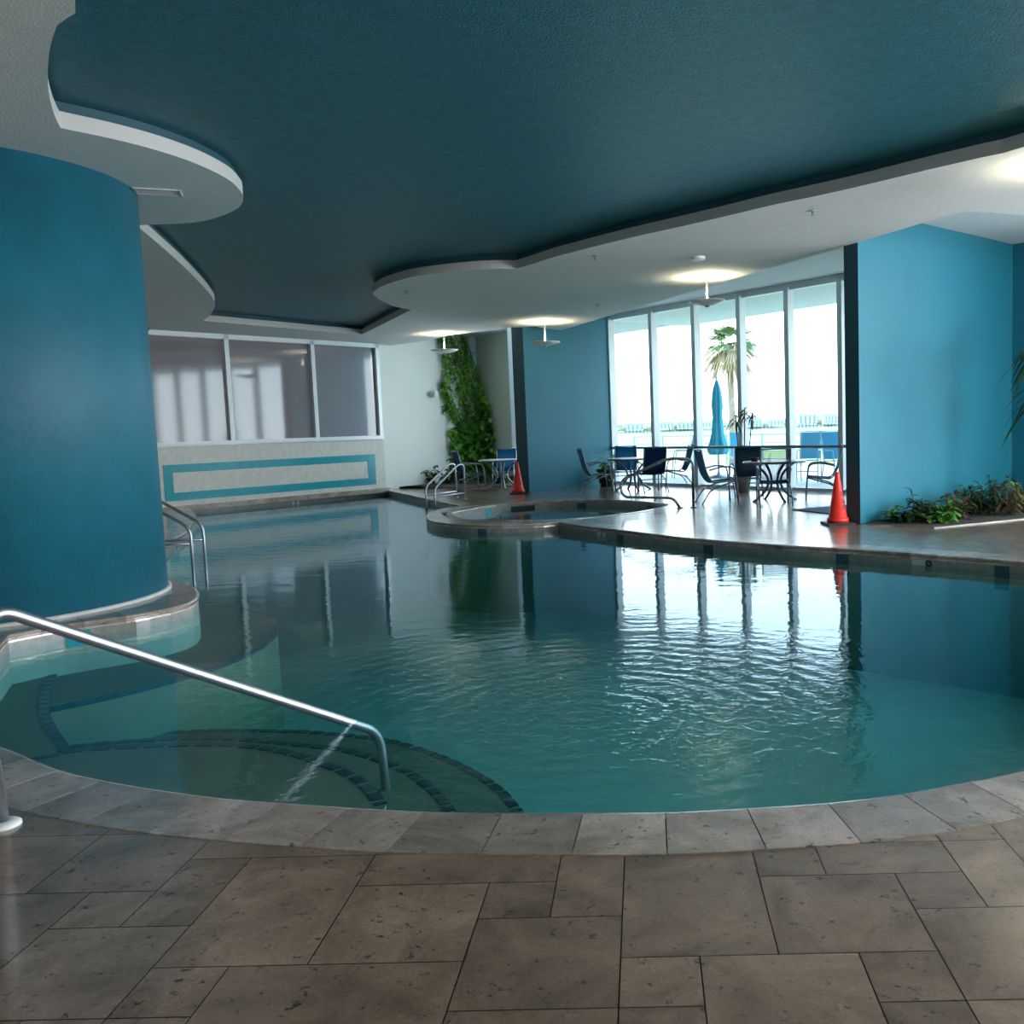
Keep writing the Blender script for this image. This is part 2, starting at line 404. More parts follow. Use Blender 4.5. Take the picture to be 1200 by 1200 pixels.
sweep_stones('spa_coping', SPA, [(.16, -.02), (.16, .0)] + PROF[2:8], .30, M_COPE, 5)

bm = B()
for path_, w_ in ((POOL, CW), (SPA, .16)):
    ra = [bm.verts.new((p.x, p.y, -.012)) for p in offset(path_, .03)]; rb = [bm.verts.new((p.x, p.y, -.012)) for p in offset(path_, w_ - .004)]
    for i in range(len(path_)): bm.faces.new([ra[i], ra[(i + 1) % len(path_)], rb[(i + 1) % len(path_)], rb[i]])
struct('coping_joint_bed', bm, M_GROUT)
def shell(name, path, zt, zb, zf, squares, mats):
    bm = B(); n = len(path)
    rows = [[bm.verts.new((p.x, p.y, z)) for p in path] for z in (zt, zb, zf)]
    for r, (a, b) in enumerate(zip(rows, rows[1:])):
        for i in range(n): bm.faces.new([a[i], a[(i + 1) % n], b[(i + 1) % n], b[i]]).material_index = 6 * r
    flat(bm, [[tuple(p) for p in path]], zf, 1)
    for px, py, half, z0, z1, mi in squares:
        q = at(px, py, -.10).to_2d(); i = min(range(n), key=lambda i: (path[i] - q).length)
        a, b = path[i - 1], path[(i + 1) % n]; d = (b - a).normalized(); nn = Vector((-d.y, d.x)); c = path[i]
        pts = [c - d * half + nn * .006, c + d * half + nn * .006, c + d * half - nn * .05, c - d * half - nn * .05]
        prism(bm, [tuple(p) for p in pts], z0, z1, mi)
    return struct(name, bm, mats, recalc=False)
M_NAVY = mat('navy_waterline_tile', (.012, .06, .085), .3, var=.5, vscale=18)
M_WTILE = mat('white_marker_tile', (.5, .54, .54), .3)
M_SKIM = mat('skimmer_opening', (.004, .004, .005), .6)
shell('pool_shell', POOL, -.05, -.19, -1.35, [(567, 622, .075, -.30, -.066, 2), (661, 618, .075, -.30, -.066, 2), (713, 625, .10, -.125, -.07, 4), (713, 625, .018, -.12, -.075, 3), (735, 629, .075, -.30, -.066, 2), (825, 642, .075, -.30, -.066, 2), (979, 656, .075, -.30, -.066, 2),
      (1173, 670, .075, -.30, -.066, 2), (1077, 661, .075, -.125, -.068, 4), (88, 744, .085, -.2, -.066, 5), (501, 590, .07, -.30, -.066, 2), (331, 588, .09, -.13, -.02, 4), (331, 588, .03, -.12, -.04, 3), (200, 638, .02, -.12, -.07, 3)],
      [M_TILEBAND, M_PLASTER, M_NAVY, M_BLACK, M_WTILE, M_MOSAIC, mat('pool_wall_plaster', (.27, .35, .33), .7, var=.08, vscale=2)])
shell('spa_shell', SPA, -.04, -.40, -1.0, [(573, 599, .10, -.40, -.06, 5), (678, 592, .09, -.24, -.07, 2), (765, 594, .09, -.24, -.07, 2), (606, 594, .30, -.19, -.07, 3)],
      [M_TILEBAND, M_PLASTER, M_NAVY, M_SKIM, M_WTILE, M_MOSAIC, M_PLASTER])
# round marker ring on the white tile of the far side
q = at(1082, 662, -.10).to_2d(); i = min(range(len(POOL)), key=lambda i: (POOL[i] - q).length)
d_ = (POOL[(i + 1) % len(POOL)] - POOL[i - 1]).normalized(); nn = Vector((-d_.y, d_.x)); c_ = POOL[i] + nn * .012
bm = B(); tube(bm, [Vector((c_.x, c_.y, -.098)) + Vector((d_.x, d_.y, 0)) * math.cos(a) * .026 + Vector((0, 0, 1)) * math.sin(a) * .026 for a in [k * math.pi / 8 for k in range(16)]], .009, 6, closed=True)
tag(obj('depth_marker_ring', bm, M_BLACK), 'black ring symbol on a white waterline tile below the far coping', 'pool marker')

# submerged steps with dark tiled nosings
def step(name, arc, z, close, width=.055):
    a = px2(arc, z); dense = smooth_path([(p, i in (0, len(a) - 1)) for i, p in enumerate(a)], .034)
    # drop the straight closing run
    last = min(range(len(dense)), key=lambda i: (dense[i] - a[-1]).length); dense = dense[:last + 1]
    bm = B(); prism(bm, [tuple(p) for p in dense] + close, -1.34, z, 0)
    cpt = Vector((sum(p.x for p in dense) / len(dense), sum(p.y for p in dense) / len(dense) - .8))
    s = 0
    for p, q_ in zip(dense, dense[1:]):
        s += 1
        if s % 4 == 0: continue
        di = (q_ - p).normalized(); nn = Vector((-di.y, di.x))
        if nn.dot(cpt - p) < 0: nn = -nn
        for z0, z1, w_ in ((z - .05, z + .004, width),):
            pts = [p - nn * .004, q_ - nn * .004, q_ + nn * w_, p + nn * w_]; prism(bm, [tuple(t) for t in pts], z0, z1, 1)
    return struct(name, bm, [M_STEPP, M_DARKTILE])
step('trim_1', [(39, 890), (87, 879), (173, 873), (260, 871), (325, 877), (368, 888), (412, 905), (438, 923), (453, 942)], -.36, [(-1.2, 3.4), (-4.2, 3.6)])
step('trim_2', [(20, 884), (91, 873), (173, 866), (260, 864), (347, 871), (412, 879), (468, 897), (498, 914), (520, 933), (533, 950)], -.58, [(-.9, 3.3), (-4.2, 3.6)])
step('trim_3', [(60, 872), (173, 859), (260, 855), (347, 856), (390, 859), (459, 867), (520, 886), (560, 905), (590, 925), (612, 950)], -.80, [(-.6, 3.3), (-4.2, 3.6)])
step('trim_4', [(95, 770), (76, 778), (63, 797), (56, 827), (66, 853), (84, 879)], -.38, [(-4.6, 4.4), (-5.4, 5.6), (-5.2, 6.6)])
bm = B(); cc = [(-5.95 + 2.55 * math.cos(a), 7.85 + 2.35 * math.sin(a)) for a in [2 * math.pi * k / 72 for k in range(72)]]
prism(bm, cc, -1.34, -.40, 0)
for k in range(72):
    a = 2 * math.pi * k / 72; b_ = a + 2 * math.pi / 72
    f = lambda r, t: (-5.95 + (2.55 + r) * math.cos(t), 7.85 + (2.35 + r) * math.sin(t))
    prism(bm, [f(.004, a), f(.004, b_), f(-.02, b_), f(-.02, a)], -.44, -.397, 1)
struct('trim_5', bm, [M_STEPP, M_NAVY])

# water
def front_only(nt, fres, gain=1.0):
    """Fresnel weight on the side facing the viewer, none when leaving the slab"""
    g_ = nt.nodes.new('ShaderNodeNewGeometry'); s_ = nt.nodes.new('ShaderNodeMath'); s_.operation = 'SUBTRACT'; s_.inputs[0].default_value = 1
    nt.links.new(g_.outputs['Backfacing'], s_.inputs[1]); m_ = nt.nodes.new('ShaderNodeMath'); m_.operation = 'MULTIPLY'
    nt.links.new(s_.outputs[0], m_.inputs[0]); nt.links.new(fres, m_.inputs[1]); m2_ = nt.nodes.new('ShaderNodeMath'); m2_.operation = 'MULTIPLY'; m2_.use_clamp = True
    m2_.inputs[1].default_value = gain; nt.links.new(m_.outputs[0], m2_.inputs[0]); return m2_.outputs[0]
def water_mat():
    m = bpy.data.materials.new('pool_water'); m.use_nodes = True; nt = m.node_tree; nt.nodes.clear(); N = nt.nodes.new; L = nt.links.new
    out = N('ShaderNodeOutputMaterial'); mix = N('ShaderNodeMixShader'); tr = N('ShaderNodeBsdfTransparent'); gl = N('ShaderNodeBsdfGlossy')
    gl.inputs['Roughness'].default_value = .02; gl.inputs['Color'].default_value = (.76, .88, .97, 1)
    tr.inputs['Color'].default_value = (.80, .95, .95, 1)
    fr = N('ShaderNodeFresnel'); fr.inputs[0].default_value = 1.36
    tc = N('ShaderNodeTexCoord')
    mp = N('ShaderNodeMapping'); mp.inputs['Scale'].default_value = (1, 2.2, 1); L(tc.outputs['Object'], mp.inputs[0])
    n1 = N('ShaderNodeTexNoise'); n1.inputs['Scale'].default_value = 2.6; n1.inputs['Detail'].default_value = 3; n1.inputs['Roughness'].default_value = .5; L(mp.outputs[0], n1.inputs[0])
    n2 = N('ShaderNodeTexNoise'); n2.inputs['Scale'].default_value = 13; n2.inputs['Detail'].default_value = 3; n2.inputs['Distortion'].default_value = 1.0; L(tc.outputs['Object'], n2.inputs[0])
    # rings spreading from the return jet near the steps
    ctr = N('ShaderNodeVectorMath'); ctr.operation = 'SUBTRACT'; ctr.inputs[1].default_value = (-.35, 4.75, WATER_Z); L(tc.outputs['Object'], ctr.inputs[0])
    ln = N('ShaderNodeVectorMath'); ln.operation = 'LENGTH'; L(ctr.outputs[0], ln.inputs[0])
    wv = N('ShaderNodeTexWave'); wv.wave_type = 'RINGS'; wv.rings_direction = 'Z'; wv.inputs['Scale'].default_value = 1.9; wv.inputs['Distortion'].default_value = 5.5
    wv.inputs['Detail'].default_value = 3; wv.inputs['Detail Scale'].default_value = 1.2; L(ctr.outputs[0], wv.inputs[0])
    fall = N('ShaderNodeMapRange'); fall.inputs[1].default_value = .2; fall.inputs[2].default_value = 3.4; fall.inputs[3].default_value = 1; fall.inputs[4].default_value = .0; L(ln.outputs['Value'], fall.inputs[0])
    fp = N('ShaderNodeMath'); fp.operation = 'POWER'; fp.inputs[1].default_value = 1.8; L(fall.outputs[0], fp.inputs[0])
    mu = N('ShaderNodeMath'); mu.operation = 'MULTIPLY'; L(wv.outputs['Fac'], mu.inputs[0]); L(fp.outputs[0], mu.inputs[1])
    m2 = N('ShaderNodeMath'); m2.operation = 'MULTIPLY'; L(n2.outputs[0], m2.inputs[0]); L(fp.outputs[0], m2.inputs[1])
    ad = N('ShaderNodeMath'); ad.operation = 'MULTIPLY_ADD'; ad.inputs[1].default_value = .13; L(mu.outputs[0], ad.inputs[0])
    a0 = N('ShaderNodeMath'); a0.operation = 'MULTIPLY'; a0.inputs[1].default_value = .17; L(n1.outputs[0], a0.inputs[0]); L(a0.outputs[0], ad.inputs[2])
    a2 = N('ShaderNodeMath'); a2.operation = 'MULTIPLY_ADD'; a2.inputs[1].default_value = .34; L(m2.outputs[0], a2.inputs[0]); L(ad.outputs[0], a2.inputs[2])
    bp = N('ShaderNodeBump'); bp.inputs['Strength'].default_value = 1; bp.inputs['Distance'].default_value = .017; L(a2.outputs[0], bp.inputs['Height'])
    L(bp.outputs[0], gl.inputs['Normal']); L(bp.outputs[0], fr.inputs['Normal'])
    L(front_only(nt, fr.outputs[0]), mix.inputs[0]); L(tr.outputs[0], mix.inputs[1]); L(gl.outputs[0], mix.inputs[2]); L(mix.outputs[0], out.inputs['Surface'])
    va = N('ShaderNodeVolumeAbsorption'); va.inputs['Color'].default_value = (.40, .80, .80, 1); va.inputs['Density'].default_value = .48
    L(va.outputs[0], out.inputs['Volume'])
    return m
M_WATER = water_mat()
for nm, path, zf in (('pool_water', POOL, -1.37), ('spa_water', SPA, -1.02)):
    bm = B(); prism(bm, [tuple(p) for p in offset(path, .012)], zf, WATER_Z)
    tag(obj(nm, bm, M_WATER), kind='structure')

# ------------------------------------------------------------------ ceilings
rec = px2([(88, 0), (67, 30), (57, 67), (57, 107), (64, 135)], 3.7)
lobe1 = px2([(133, 163), (187, 177), (233, 193), (267, 210), (281, 223), (285, 232), (280, 243), (257, 254), (225, 261)], 3.7)
lobe2 = px2([(187, 287), (213, 310), (233, 330), (247, 346), (252, 357), (247, 368)], 3.7)
lobe3 = px2([(462, 359), (446, 352), (437.5, 345), (438, 341.5), (450, 334.5), (475, 326.5), (500, 322), (540, 317.5), (575, 315)], 3.7)
rightc = px2([(625, 309), (650, 301), (675, 294.5), (700, 288), (750, 276), (800, 265), (850, 253.5), (900, 241.5), (950, 231), (1000, 220), (1050, 208), (1100, 196), (1150, 184.5), (1200, 172)], 3.7)
its = sm(rec) + [(at(71, 150, 3.7).to_2d(), True)] + sm(lobe1) + [(at(160, 264, 3.7).to_2d(), True)] + sm(lobe2) + [(at(238, 376, 3.7).to_2d(), True), (at(424, 392, 3.7).to_2d(), True), (at(482, 363, 3.7).to_2d(), True)]
its += sm(lobe3) + [(at(605, 315, 3.7).to_2d(), True)] + sm(rightc) + sm([Vector(p) for p in ((4.0, 7.0), (4.5, 5.2), (4.6, 3), (3.8, .6), (1.6, -1.2), (-.8, -1.0), (-1.9, .6), (-2.1, 2.6), (-2.6, 3.9))])
REC = smooth_path(its, .12)
if signed(REC) < 0: REC.reverse()
BAY = [Vector((-1.95, 22.05)), at(985, 290, 3.7).to_2d(), at(1130, 247, 3.7).to_2d(), at(1200, 252, 3.7).to_2d()]
dirb = (BAY[3] - BAY[2]).normalized(); BAY.append(BAY[3] + dirb * 7.5); BAY += [FB + FD * 3, SLAB_L1 - FD * .05 + FN * .02]
E1, E2 = at(525, 393, 3.7).to_2d(), at(601, 383.3, 3.7).to_2d()
# soffit: footprint less the bay and the planted alcove, with the curved recess cut out
SOFF = [BAY[0], BAY[1], BAY[2], BAY[3], BAY[4], Vector((13, BAY[4].y)), Vector((13, -4.5)), Vector((-14.5, -4.5)), Vector((-14.5, LW1.y)), LW1 - LWN * .3, LW0 - LWN * .3,
        Vector((-6.6, 24.2)), E1 + Vector((-.6, .9)), E1, at(565, 388, 3.7).to_2d(), E2, SLAB_L0 + Vector((-.2, .0)), SLAB_L0 + Vector((.3, -.1))]
bm = B(); flat(bm, [[tuple(p) for p in SOFF], [tuple(p) for p in REC]], 3.70, 0)
n = len(SOFF)
for i in range(n):
    a, b = SOFF[i], SOFF[(i + 1) % n]; bm.faces.new([bm.verts.new((a.x, a.y, 3.7)), bm.verts.new((b.x, b.y, 3.7)), bm.verts.new((b.x, b.y, 4.2)), bm.verts.new((a.x, a.y, 4.2))])
n = len(REC); r_in = offset(REC, .0)
rows = [[bm.verts.new((p.x, p.y, z)) for p in r_in] for z in (3.7, 3.82)]
for i in range(n): bm.faces.new([rows[0][i], rows[0][(i + 1) % n], rows[1][(i + 1) % n], rows[1][i]]).material_index = 1
r2 = offset(REC, .04); rows = [[bm.verts.new((p.x, p.y, 3.82)) for p in r_in], [bm.verts.new((p.x, p.y, 3.82)) for p in r2], [bm.verts.new((p.x, p.y, 3.91)) for p in r2]]
for a, b in zip(rows, rows[1:]):
    for i in range(n): bm.faces.new([a[i], a[(i + 1) % n], b[(i + 1) % n], b[i]]).material_index = 2
struct('ceiling', bm, [M_WHITE, M_FASCIA, M_TEALD], recalc=False)
bm = B(); prism(bm, [tuple(p) for p in offset(REC, .06)], 3.90, 4.0); struct('ceiling_recess', bm, M_TEALC)
bm = B(); prism(bm, [tuple(p) for p in BAY], 4.15, 4.2)
prism(bm, [tuple(p) for p in (E1 + Vector((-.9, 1.2)), E1 + Vector((0, -.1)), E2 + Vector((.1, -.1)), SLAB_L0 + Vector((-.25, 0)), SLAB_L1, ALD + Vector((.9, .2)), ALC + Vector((.6, .8)), Vector((-7, 25)))], 4.15, 4.2)
struct('ceiling_bay', bm, M_WHITE)
# roof and exterior overhang
OV = [p + FN * 3.6 for p in (FA - FD * 8, FB + FD * 6)]
bm = B(); prism(bm, [(-16, -5), (16, -5), tuple(OV[1]), tuple(OV[0]), (-16, 30)], 4.22, 4.6)
f0, f1 = FA - FD * 8, FB + FD * 6
struct('ceiling_roof_slab', bm, mat('roof_concrete', (.45, .50, .50), .8))

# ------------------------------------------------------------------ walls
def wall(name, p, q, t, z0, z1, m_, side=1):
    bm = B(); wall_box(bm, p, q, t, z0, z1, 0, side); return struct(name, bm, m_)
bm = B(); wall_box(bm, SLAB_L0, SLAB_L1, .40, -.02, 4.2, 0, 1)
o = struct('wall_left_slab', bm, [M_TEALW, M_TEALD])
bm = B(); wall_box(bm, SLAB_R0, SLAB_R1, .22, -.02, 4.2, 0, 1)
o2 = struct('wall_right_slab', bm, [M_TEALW, M_TEALD])
for ob in (o, o2):                                    # shade on the narrow end faces is put in as the deeper teal
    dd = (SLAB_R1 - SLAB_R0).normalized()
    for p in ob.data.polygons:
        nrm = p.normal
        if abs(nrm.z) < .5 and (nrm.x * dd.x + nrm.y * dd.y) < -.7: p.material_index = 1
SD = (SLAB_L1 - SLAB_L0).normalized(); SN = Vector((-SD.y, SD.x))
wall('wall_alcove_side', ALC, ALD + (ALD - ALC).normalized() * .6, .2, -.02, 4.2, M_SAGE, 1)
wall('wall_alcove_back', LW0 - LWN * .1 + Vector((.02, .02)), ALC, .2, -1.4, 4.2, M_CREAM, 1)
bm = B(); p = at_y(604, 500, 24.4).to_2d(); prism(bm, [tuple(p), tuple(p + Vector((-.10, -.0))), tuple(p + Vector((-.13, .1))), tuple(p + Vector((0, .1)))], -.0, 4.2); struct('trim_6', bm, M_FRAME)
wall('wall_side', Vector((-14, LW1.y)), LW1, .2, -.02, 4.2, M_CREAM, 1)
wall('wall_left', Vector((-14, -4)), Vector((-14, LW1.y)), .2, -.02, 4.2, M_CREAM, 1)
wall('wall_back', Vector((12.2, -4)), Vector((-14, -4)), .2, -.02, 4.2, M_CREAM, 1)
wall('wall_right', Vector((12.2, FB.y)), Vector((12.2, -4)), .2, -.02, 4.2, M_TEALW, 1)
# the tiled wall with windows above
M_STONEW = mat('stone_wall_tile', (.60, .60, .55), .45, var=.12, vscale=9, bump=.1, bscale=30)
bm = B(); wall_box(bm, LW1, LW0, .25, -1.4, 1.33, 0, 1); wall_box(bm, LW1, LW0, .25, 3.68, 4.2, 0, 1)
def lwp(px, py): return on_line(px, py, LW0, LWN)
struct('wall_tiled', bm, M_STONEW)
bm = B()
led = LWN * .16
prism(bm, [tuple(LW1), tuple(LW0), tuple(LW0 + led), tuple(LW1 + led)], -.05, .06)
struct('baseboard_left', bm, M_COPE)
# mosaic border
def lw3(s, z, out): p = LW0 + LWD * s + LWN * out; return (p.x, p.y, z)
s0 = (lwp(440, 550).to_2d() - LW0).length; s1 = (lwp(192, 565).to_2d() - LW0).length
zt, zb, bw = .93, .17, .17
bm = B()
def lw_panel(bm, sa, sb, za, zb_, out0, out1, mi=0):
    v = [bm.verts.new(lw3(s, z, o)) for s in (sa, sb) for z in (za, zb_) for o in (out0, out1)]
    for q in ((0, 1, 3, 2), (4, 6, 7, 5), (0, 4, 5, 1), (2, 3, 7, 6), (0, 2, 6, 4), (1, 5, 7, 3)): bm.faces.new([v[i] for i in q]).material_index = mi
lw_panel(bm, s0, s1, zt - bw, zt, -.02, .008); lw_panel(bm, s0, s1, zb, zb + bw, -.02, .008)
lw_panel(bm, s0, s0 + bw * 1.3, zb, zt, -.02, .009); lw_panel(bm, s1 - bw * 1.15, s1, zb, zt, -.02, .009)
struct('trim_7', bm, mat('turquoise_mosaic', (.01, .30, .38), .25, var=.3, vscale=25))
# window band
sm_ = [.06] + [(lwp(x, 450).to_2d() - LW0).length for x in (368, 268)] ; sm_.append(2 * sm_[2] - sm_[1]); sm_.append(2 * sm_[3] - sm_[2])
root = tag(bpy.data.objects.new('window_1', None), kind='structure'); C.objects.link(root)
bm = B()
lw_panel(bm, 0, sm_[4], 3.60, 3.70, -.12, .03); lw_panel(bm, 0, sm_[4], 1.31, 1.40, -.12, .05)
for s in sm_: lw_panel(bm, s - .05, s + .05, 1.3, 3.7, -.12, .03)
obj('window_frame', bm, M_FRAME, root)
def film_glass():
    m = bpy.data.materials.new('tinted_window_film'); m.use_nodes = True; nt = m.node_tree; nt.nodes.clear(); N = nt.nodes.new; L = nt.links.new
    out = N('ShaderNodeOutputMaterial'); a = N('ShaderNodeMixShader'); b = N('ShaderNodeMixShader'); tr = N('ShaderNodeBsdfTransparent'); gl = N('ShaderNodeBsdfGlossy'); df = N('ShaderNodeBsdfDiffuse')
    tr.inputs[0].default_value = (.7, .66, .66, 1); gl.inputs[0].default_value = (.9, .95, 1, 1); gl.inputs['Roughness'].default_value = .06; df.inputs[0].default_value = (.36, .325, .35, 1)
    a.inputs[0].default_value = .6; L(tr.outputs[0], a.inputs[1]); L(df.outputs[0], a.inputs[2])
    lw = N('ShaderNodeFresnel'); lw.inputs[0].default_value = 1.9
    L(front_only(nt, lw.outputs[0]), b.inputs[0]); L(a.outputs[0], b.inputs[1]); L(gl.outputs[0], b.inputs[2]); L(b.outputs[0], out.inputs[0]); return m
M_FILM = film_glass()
for k in range(4):
    bm = B(); lw_panel(bm, sm_[k] + .05, sm_[k + 1] - .05, 1.4, 3.6, -.06, -.05); obj('window_pane', bm, M_FILM, root)
# room behind these windows
bk = [LW0 - LWN * .26, LW0 - LWN * 4 , LW1 - LWN * 4, LW1 - LWN * .26]
bm = B(); M_BR = mat('back_room_paint', (.30, .26, .25), .8)
for a, b in zip(bk, bk[1:]): wall_box(bm, a, b, .1, .6, 4.2, 0, -1 if signed(bk) < 0 else -1)
prism(bm, [tuple(p) for p in bk], .5, .6, 0)
struct('wall_gym', bm, M_BR)
bl = LW0 + LWD * 5 - LWN * 2.2
area('back_room_fill', (bl.x, bl.y, 3.6), (bl.x, bl.y, 0), 3, 1.2, 12, (1, .93, .88))  # added weak fill for the room behind the panes, without a fixture
# bench seen through the third pane
t = thing('weight_bench', 'long grey padded bench behind the rightmost tinted window', 'bench')
pa, pb = LW0 + LWD * .35 - LWN * .9, LW0 + LWD * 1.9 - LWN * .9
bm = B(); wall_box(bm, pb, pa, .4, 1.54, 1.72, 0, 1); bmesh.ops.bevel(bm, geom=bm.edges[:], offset=.03, segments=3, affect='EDGES'); obj('bench_pad', bm, mat('grey_vinyl', (.16, .18, .20), .5), t)
for f_ in (.12, .85):
    q0 = pa.lerp(pb, f_) - LWN * .2; bm = B(); tube(bm, [(q0.x, q0.y, .6), (q0.x, q0.y, 1.56)], .03); obj('leg', bm, M_STEEL, t)

# ------------------------------------------------------------------ main glass front (window_2) and side front (window_3)
M_GLASS = bpy.data.materials.new('clear_glass'); M_GLASS.use_nodes = True
nt = M_GLASS.node_tree; nt.nodes.clear(); out = nt.nodes.new('ShaderNodeOutputMaterial'); mx = nt.nodes.new('ShaderNodeMixShader'); tr = nt.nodes.new('ShaderNodeBsdfTransparent'); gl = nt.nodes.new('ShaderNodeBsdfGlossy')
fr = nt.nodes.new('ShaderNodeFresnel'); fr.inputs[0].default_value = 1.45; gl.inputs['Roughness'].default_value = .01; tr.inputs[0].default_value = (.94, .98, .98, 1)
nt.links.new(front_only(nt, fr.outputs[0]), mx.inputs[0]); nt.links.new(tr.outputs[0], mx.inputs[1]); nt.links.new(gl.outputs[0], mx.inputs[2]); nt.links.new(mx.outputs[0], out.inputs[0])
def fpanel(bm, sa, sb, za, zb_, o0, o1, base=FA):
    v = [bm.verts.new((base.x + FD.x * s + FN.x * o, base.y + FD.y * s + FN.y * o, z)) for s in (sa, sb) for z in (za, zb_) for o in (o0, o1)]
    for q in ((0, 1, 3, 2), (4, 6, 7, 5), (0, 4, 5, 1), (2, 3, 7, 6), (0, 2, 6, 4), (1, 5, 7, 3)): bm.faces.new([v[i] for i in q])
def front(name, base, ss, rail=True):
    root = tag(bpy.data.objects.new(name, None), kind='structure'); C.objects.link(root)
    bm = B(); e_ = ss[-1]
    fpanel(bm, 0, e_, 4.02, 4.15, -.06, .06, base); fpanel(bm, 0, e_, 0, .07, -.06, .06, base)
    obj('window_frame', bm, M_FRAME, root)
    for s in ss:
        bm = B(); fpanel(bm, s - .055, s + .055, .05, 4.08, -.13, .06, base); obj('mullion', bm, M_FRAME, root)
    bm = B(); a = base - FN * .16; b = base + FD * e_ - FN * .16
    tube(bm, [(a.x, a.y, .90), (b.x, b.y, .90)], .03); obj('guard_rail', bm, mat('grey_rail', (.22, .26, .32), .4, metal=.5), root)
    for k in range(len(ss) - 1):
        bm = B(); fpanel(bm, ss[k] + .05, ss[k + 1] - .05, .07, 4.02, .0, .012, base); obj('window_pane', bm, M_GLASS, root)
    return root
ms = [(on_line(x, 450, FA, FN).to_2d() - FA).dot(FD) for x in (719, 768, 818, 871, 927)]
ms = [.0] + ms[1:] ; L_ = (SLAB_R1 - FA).dot(FD); stepw = ms[-1] - ms[-2]
while ms[-1] + 1.0 < L_: ms.append(min(L_, ms[-1] + stepw))
front('window_2', FA, ms)
front('window_4', SLAB_L1 - FD * 4.1, [0, 1.35, 2.7, 4.05])
front('window_3', SLAB_R1 + FD * 2.6, [0, 1.3, 2.6, 3.9, 5.2, 6.4])
wall('wall_facade', SLAB_R1, SLAB_R1 + FD * 2.6, .2, -.02, 4.2, M_TEALW, 1)
# the beam between window head and overhang, seen through the glass
bm = B(); o0, o1 = FA + FN * .06, FB + FN * .06
prism(bm, [tuple(FA - FD * 1 + FN * .1), tuple(FB + FN * .1), tuple(FB + FN * 3.55), tuple(FA - FD * 1 + FN * 3.55)], 4.15, 4.22)
struct('ceiling_overhang', bm, mat('overhang_paint', (.55, .62, .60), .8))

# ------------------------------------------------------------------ column and its platform
CC = Vector((-5.95, 8.17))
bm = B(); lathe(bm, [(1.44, -.01), (1.44, 3.72)], 96, (CC.x, CC.y, 0)); struct('wall_column', bm, M_COL)
bm = B(); lathe(bm, [(1.47, -.003), (1.47, .02), (1.445, .03)], 96, (CC.x, CC.y, 0)); struct('baseboard_column', bm, M_FASCIA)
q = CC + (Vector((0, 0)) - CC).normalized() * 0
hk = on_line(159, 370, CC + Vector((1.28, -.62)), Vector((.9, -.43)))
bm = B(); box(bm, (-.015, -.02, -.02), (.03, .02, .02), bev=.004); o = obj('wall_hook', bm, M_BLACK); o.location = (CC.x + 1.44 * math.cos(.66), CC.y + 1.44 * math.sin(.66), hk.z); o.rotation_euler.z = .66
tag(o, 'tiny dark hook on the right side of the round teal column', 'hook')

# ------------------------------------------------------------------ ceiling fixtures
def pendant(px, py, drop, dia, label):
    p = at(px, py, 3.7); t = thing('pendant_uplight', label, 'ceiling light', p, 0, 'white disc uplights hanging from the soffit')
    bm = B(); lathe(bm, [(.05, -.02), (.05, 0)], 20); obj('ceiling_mount', bm, M_FRAME, t)
    bm = B(); tube(bm, [(0, 0, 0), (0, 0, -drop)], .014); obj('stem', bm, M_FRAME, t)
    bm = B(); r = dia / 2; lathe(bm, [(.06, -drop - .07), (.12, -drop - .06), (r * .8, -drop - .03), (r, -drop + .0), (r, -drop + .012), (r * .8, -drop - .01), (.05, -drop - .015)], 40); dish_ = obj('dish', bm, mat('satin_white_metal', (.9, .92, .94), .3), t)
    bm = B(); lathe(bm, [(.0001, -drop - .10), (.03, -drop - .09), (.04, -drop - .07), (.02, -drop - .06)], 16); obj('finial', bm, M_STEEL, dish_)
    bm = B(); lathe(bm, [(.09, -drop - .012), (.09, -drop + .004), (.05, -drop + .006)], 20); obj('bulb', bm, mat('warm_lamp_glow', (1, .9, .7), .5, emit=(1, .82, .5), estr=4), dish_)
    l = bpy.data.lights.new('uplight', 'AREA'); l.shape = 'DISK'; l.size = .2; l.energy = 10; l.color = (1, .86, .55); l.spread = math.radians(150)
    lo = bpy.data.objects.new('uplight', l); C.objects.link(lo); lo.location = (p.x, p.y, 3.7 - drop + .035); lo.rotation_euler = (math.pi, 0, 0)
    return t
pendant(520, 391, .38, .62, 'white disc uplight hanging in front of the climbing vine')
pendant(638, 377, .44, .64, 'white disc uplight hanging in front of the far teal wall')
pendant(828, 324, .38, .56, 'white disc uplight hanging in front of the tall glass front')
pendant(1248, 190, .38, .6, 'white disc uplight beyond the right edge, glowing on the soffit')
# air grille in the first lobe
p0, p1, p2 = at(155, 218, 3.7), at(212, 221, 3.7), at(213, 230, 3.7)
ang = math.atan2(p1.y - p0.y, p1.x - p0.x); Lg = (p1 - p0).length
t = thing('ceiling_vent', 'long slotted air vent in the white soffit beside the column', 'vent', ((p0.x + p2.x) / 2, (p0.y + p2.y) / 2, 3.7), ang)
bm = B()
for lo, hi in (((-Lg / 2, -.11, -.015), (Lg / 2, -.09, .004)), ((-Lg / 2, .09, -.015), (Lg / 2, .11, .004)), ((-Lg / 2, -.11, -.015), (-Lg / 2 + .025, .11, .004)), ((Lg / 2 - .025, -.11, -.015), (Lg / 2, .11, .004))): box(bm, lo, hi)
vf_ = obj('vent_frame', bm, M_FASCIA, t)
bm = B(); box(bm, (-Lg / 2 + .01, -.1, -.003), (Lg / 2 - .01, .1, .002)); obj('vent_opening', bm, mat('vent_dark', (.12, .14, .15), .7), t)
for k in range(4):
    y = -.06 + k * .04; bm = B(); box(bm, (-Lg / 2 + .03, y - .008, -.012), (Lg / 2 - .03, y + .008, -.004)); obj('slat', bm, M_FASCIA, vf_)
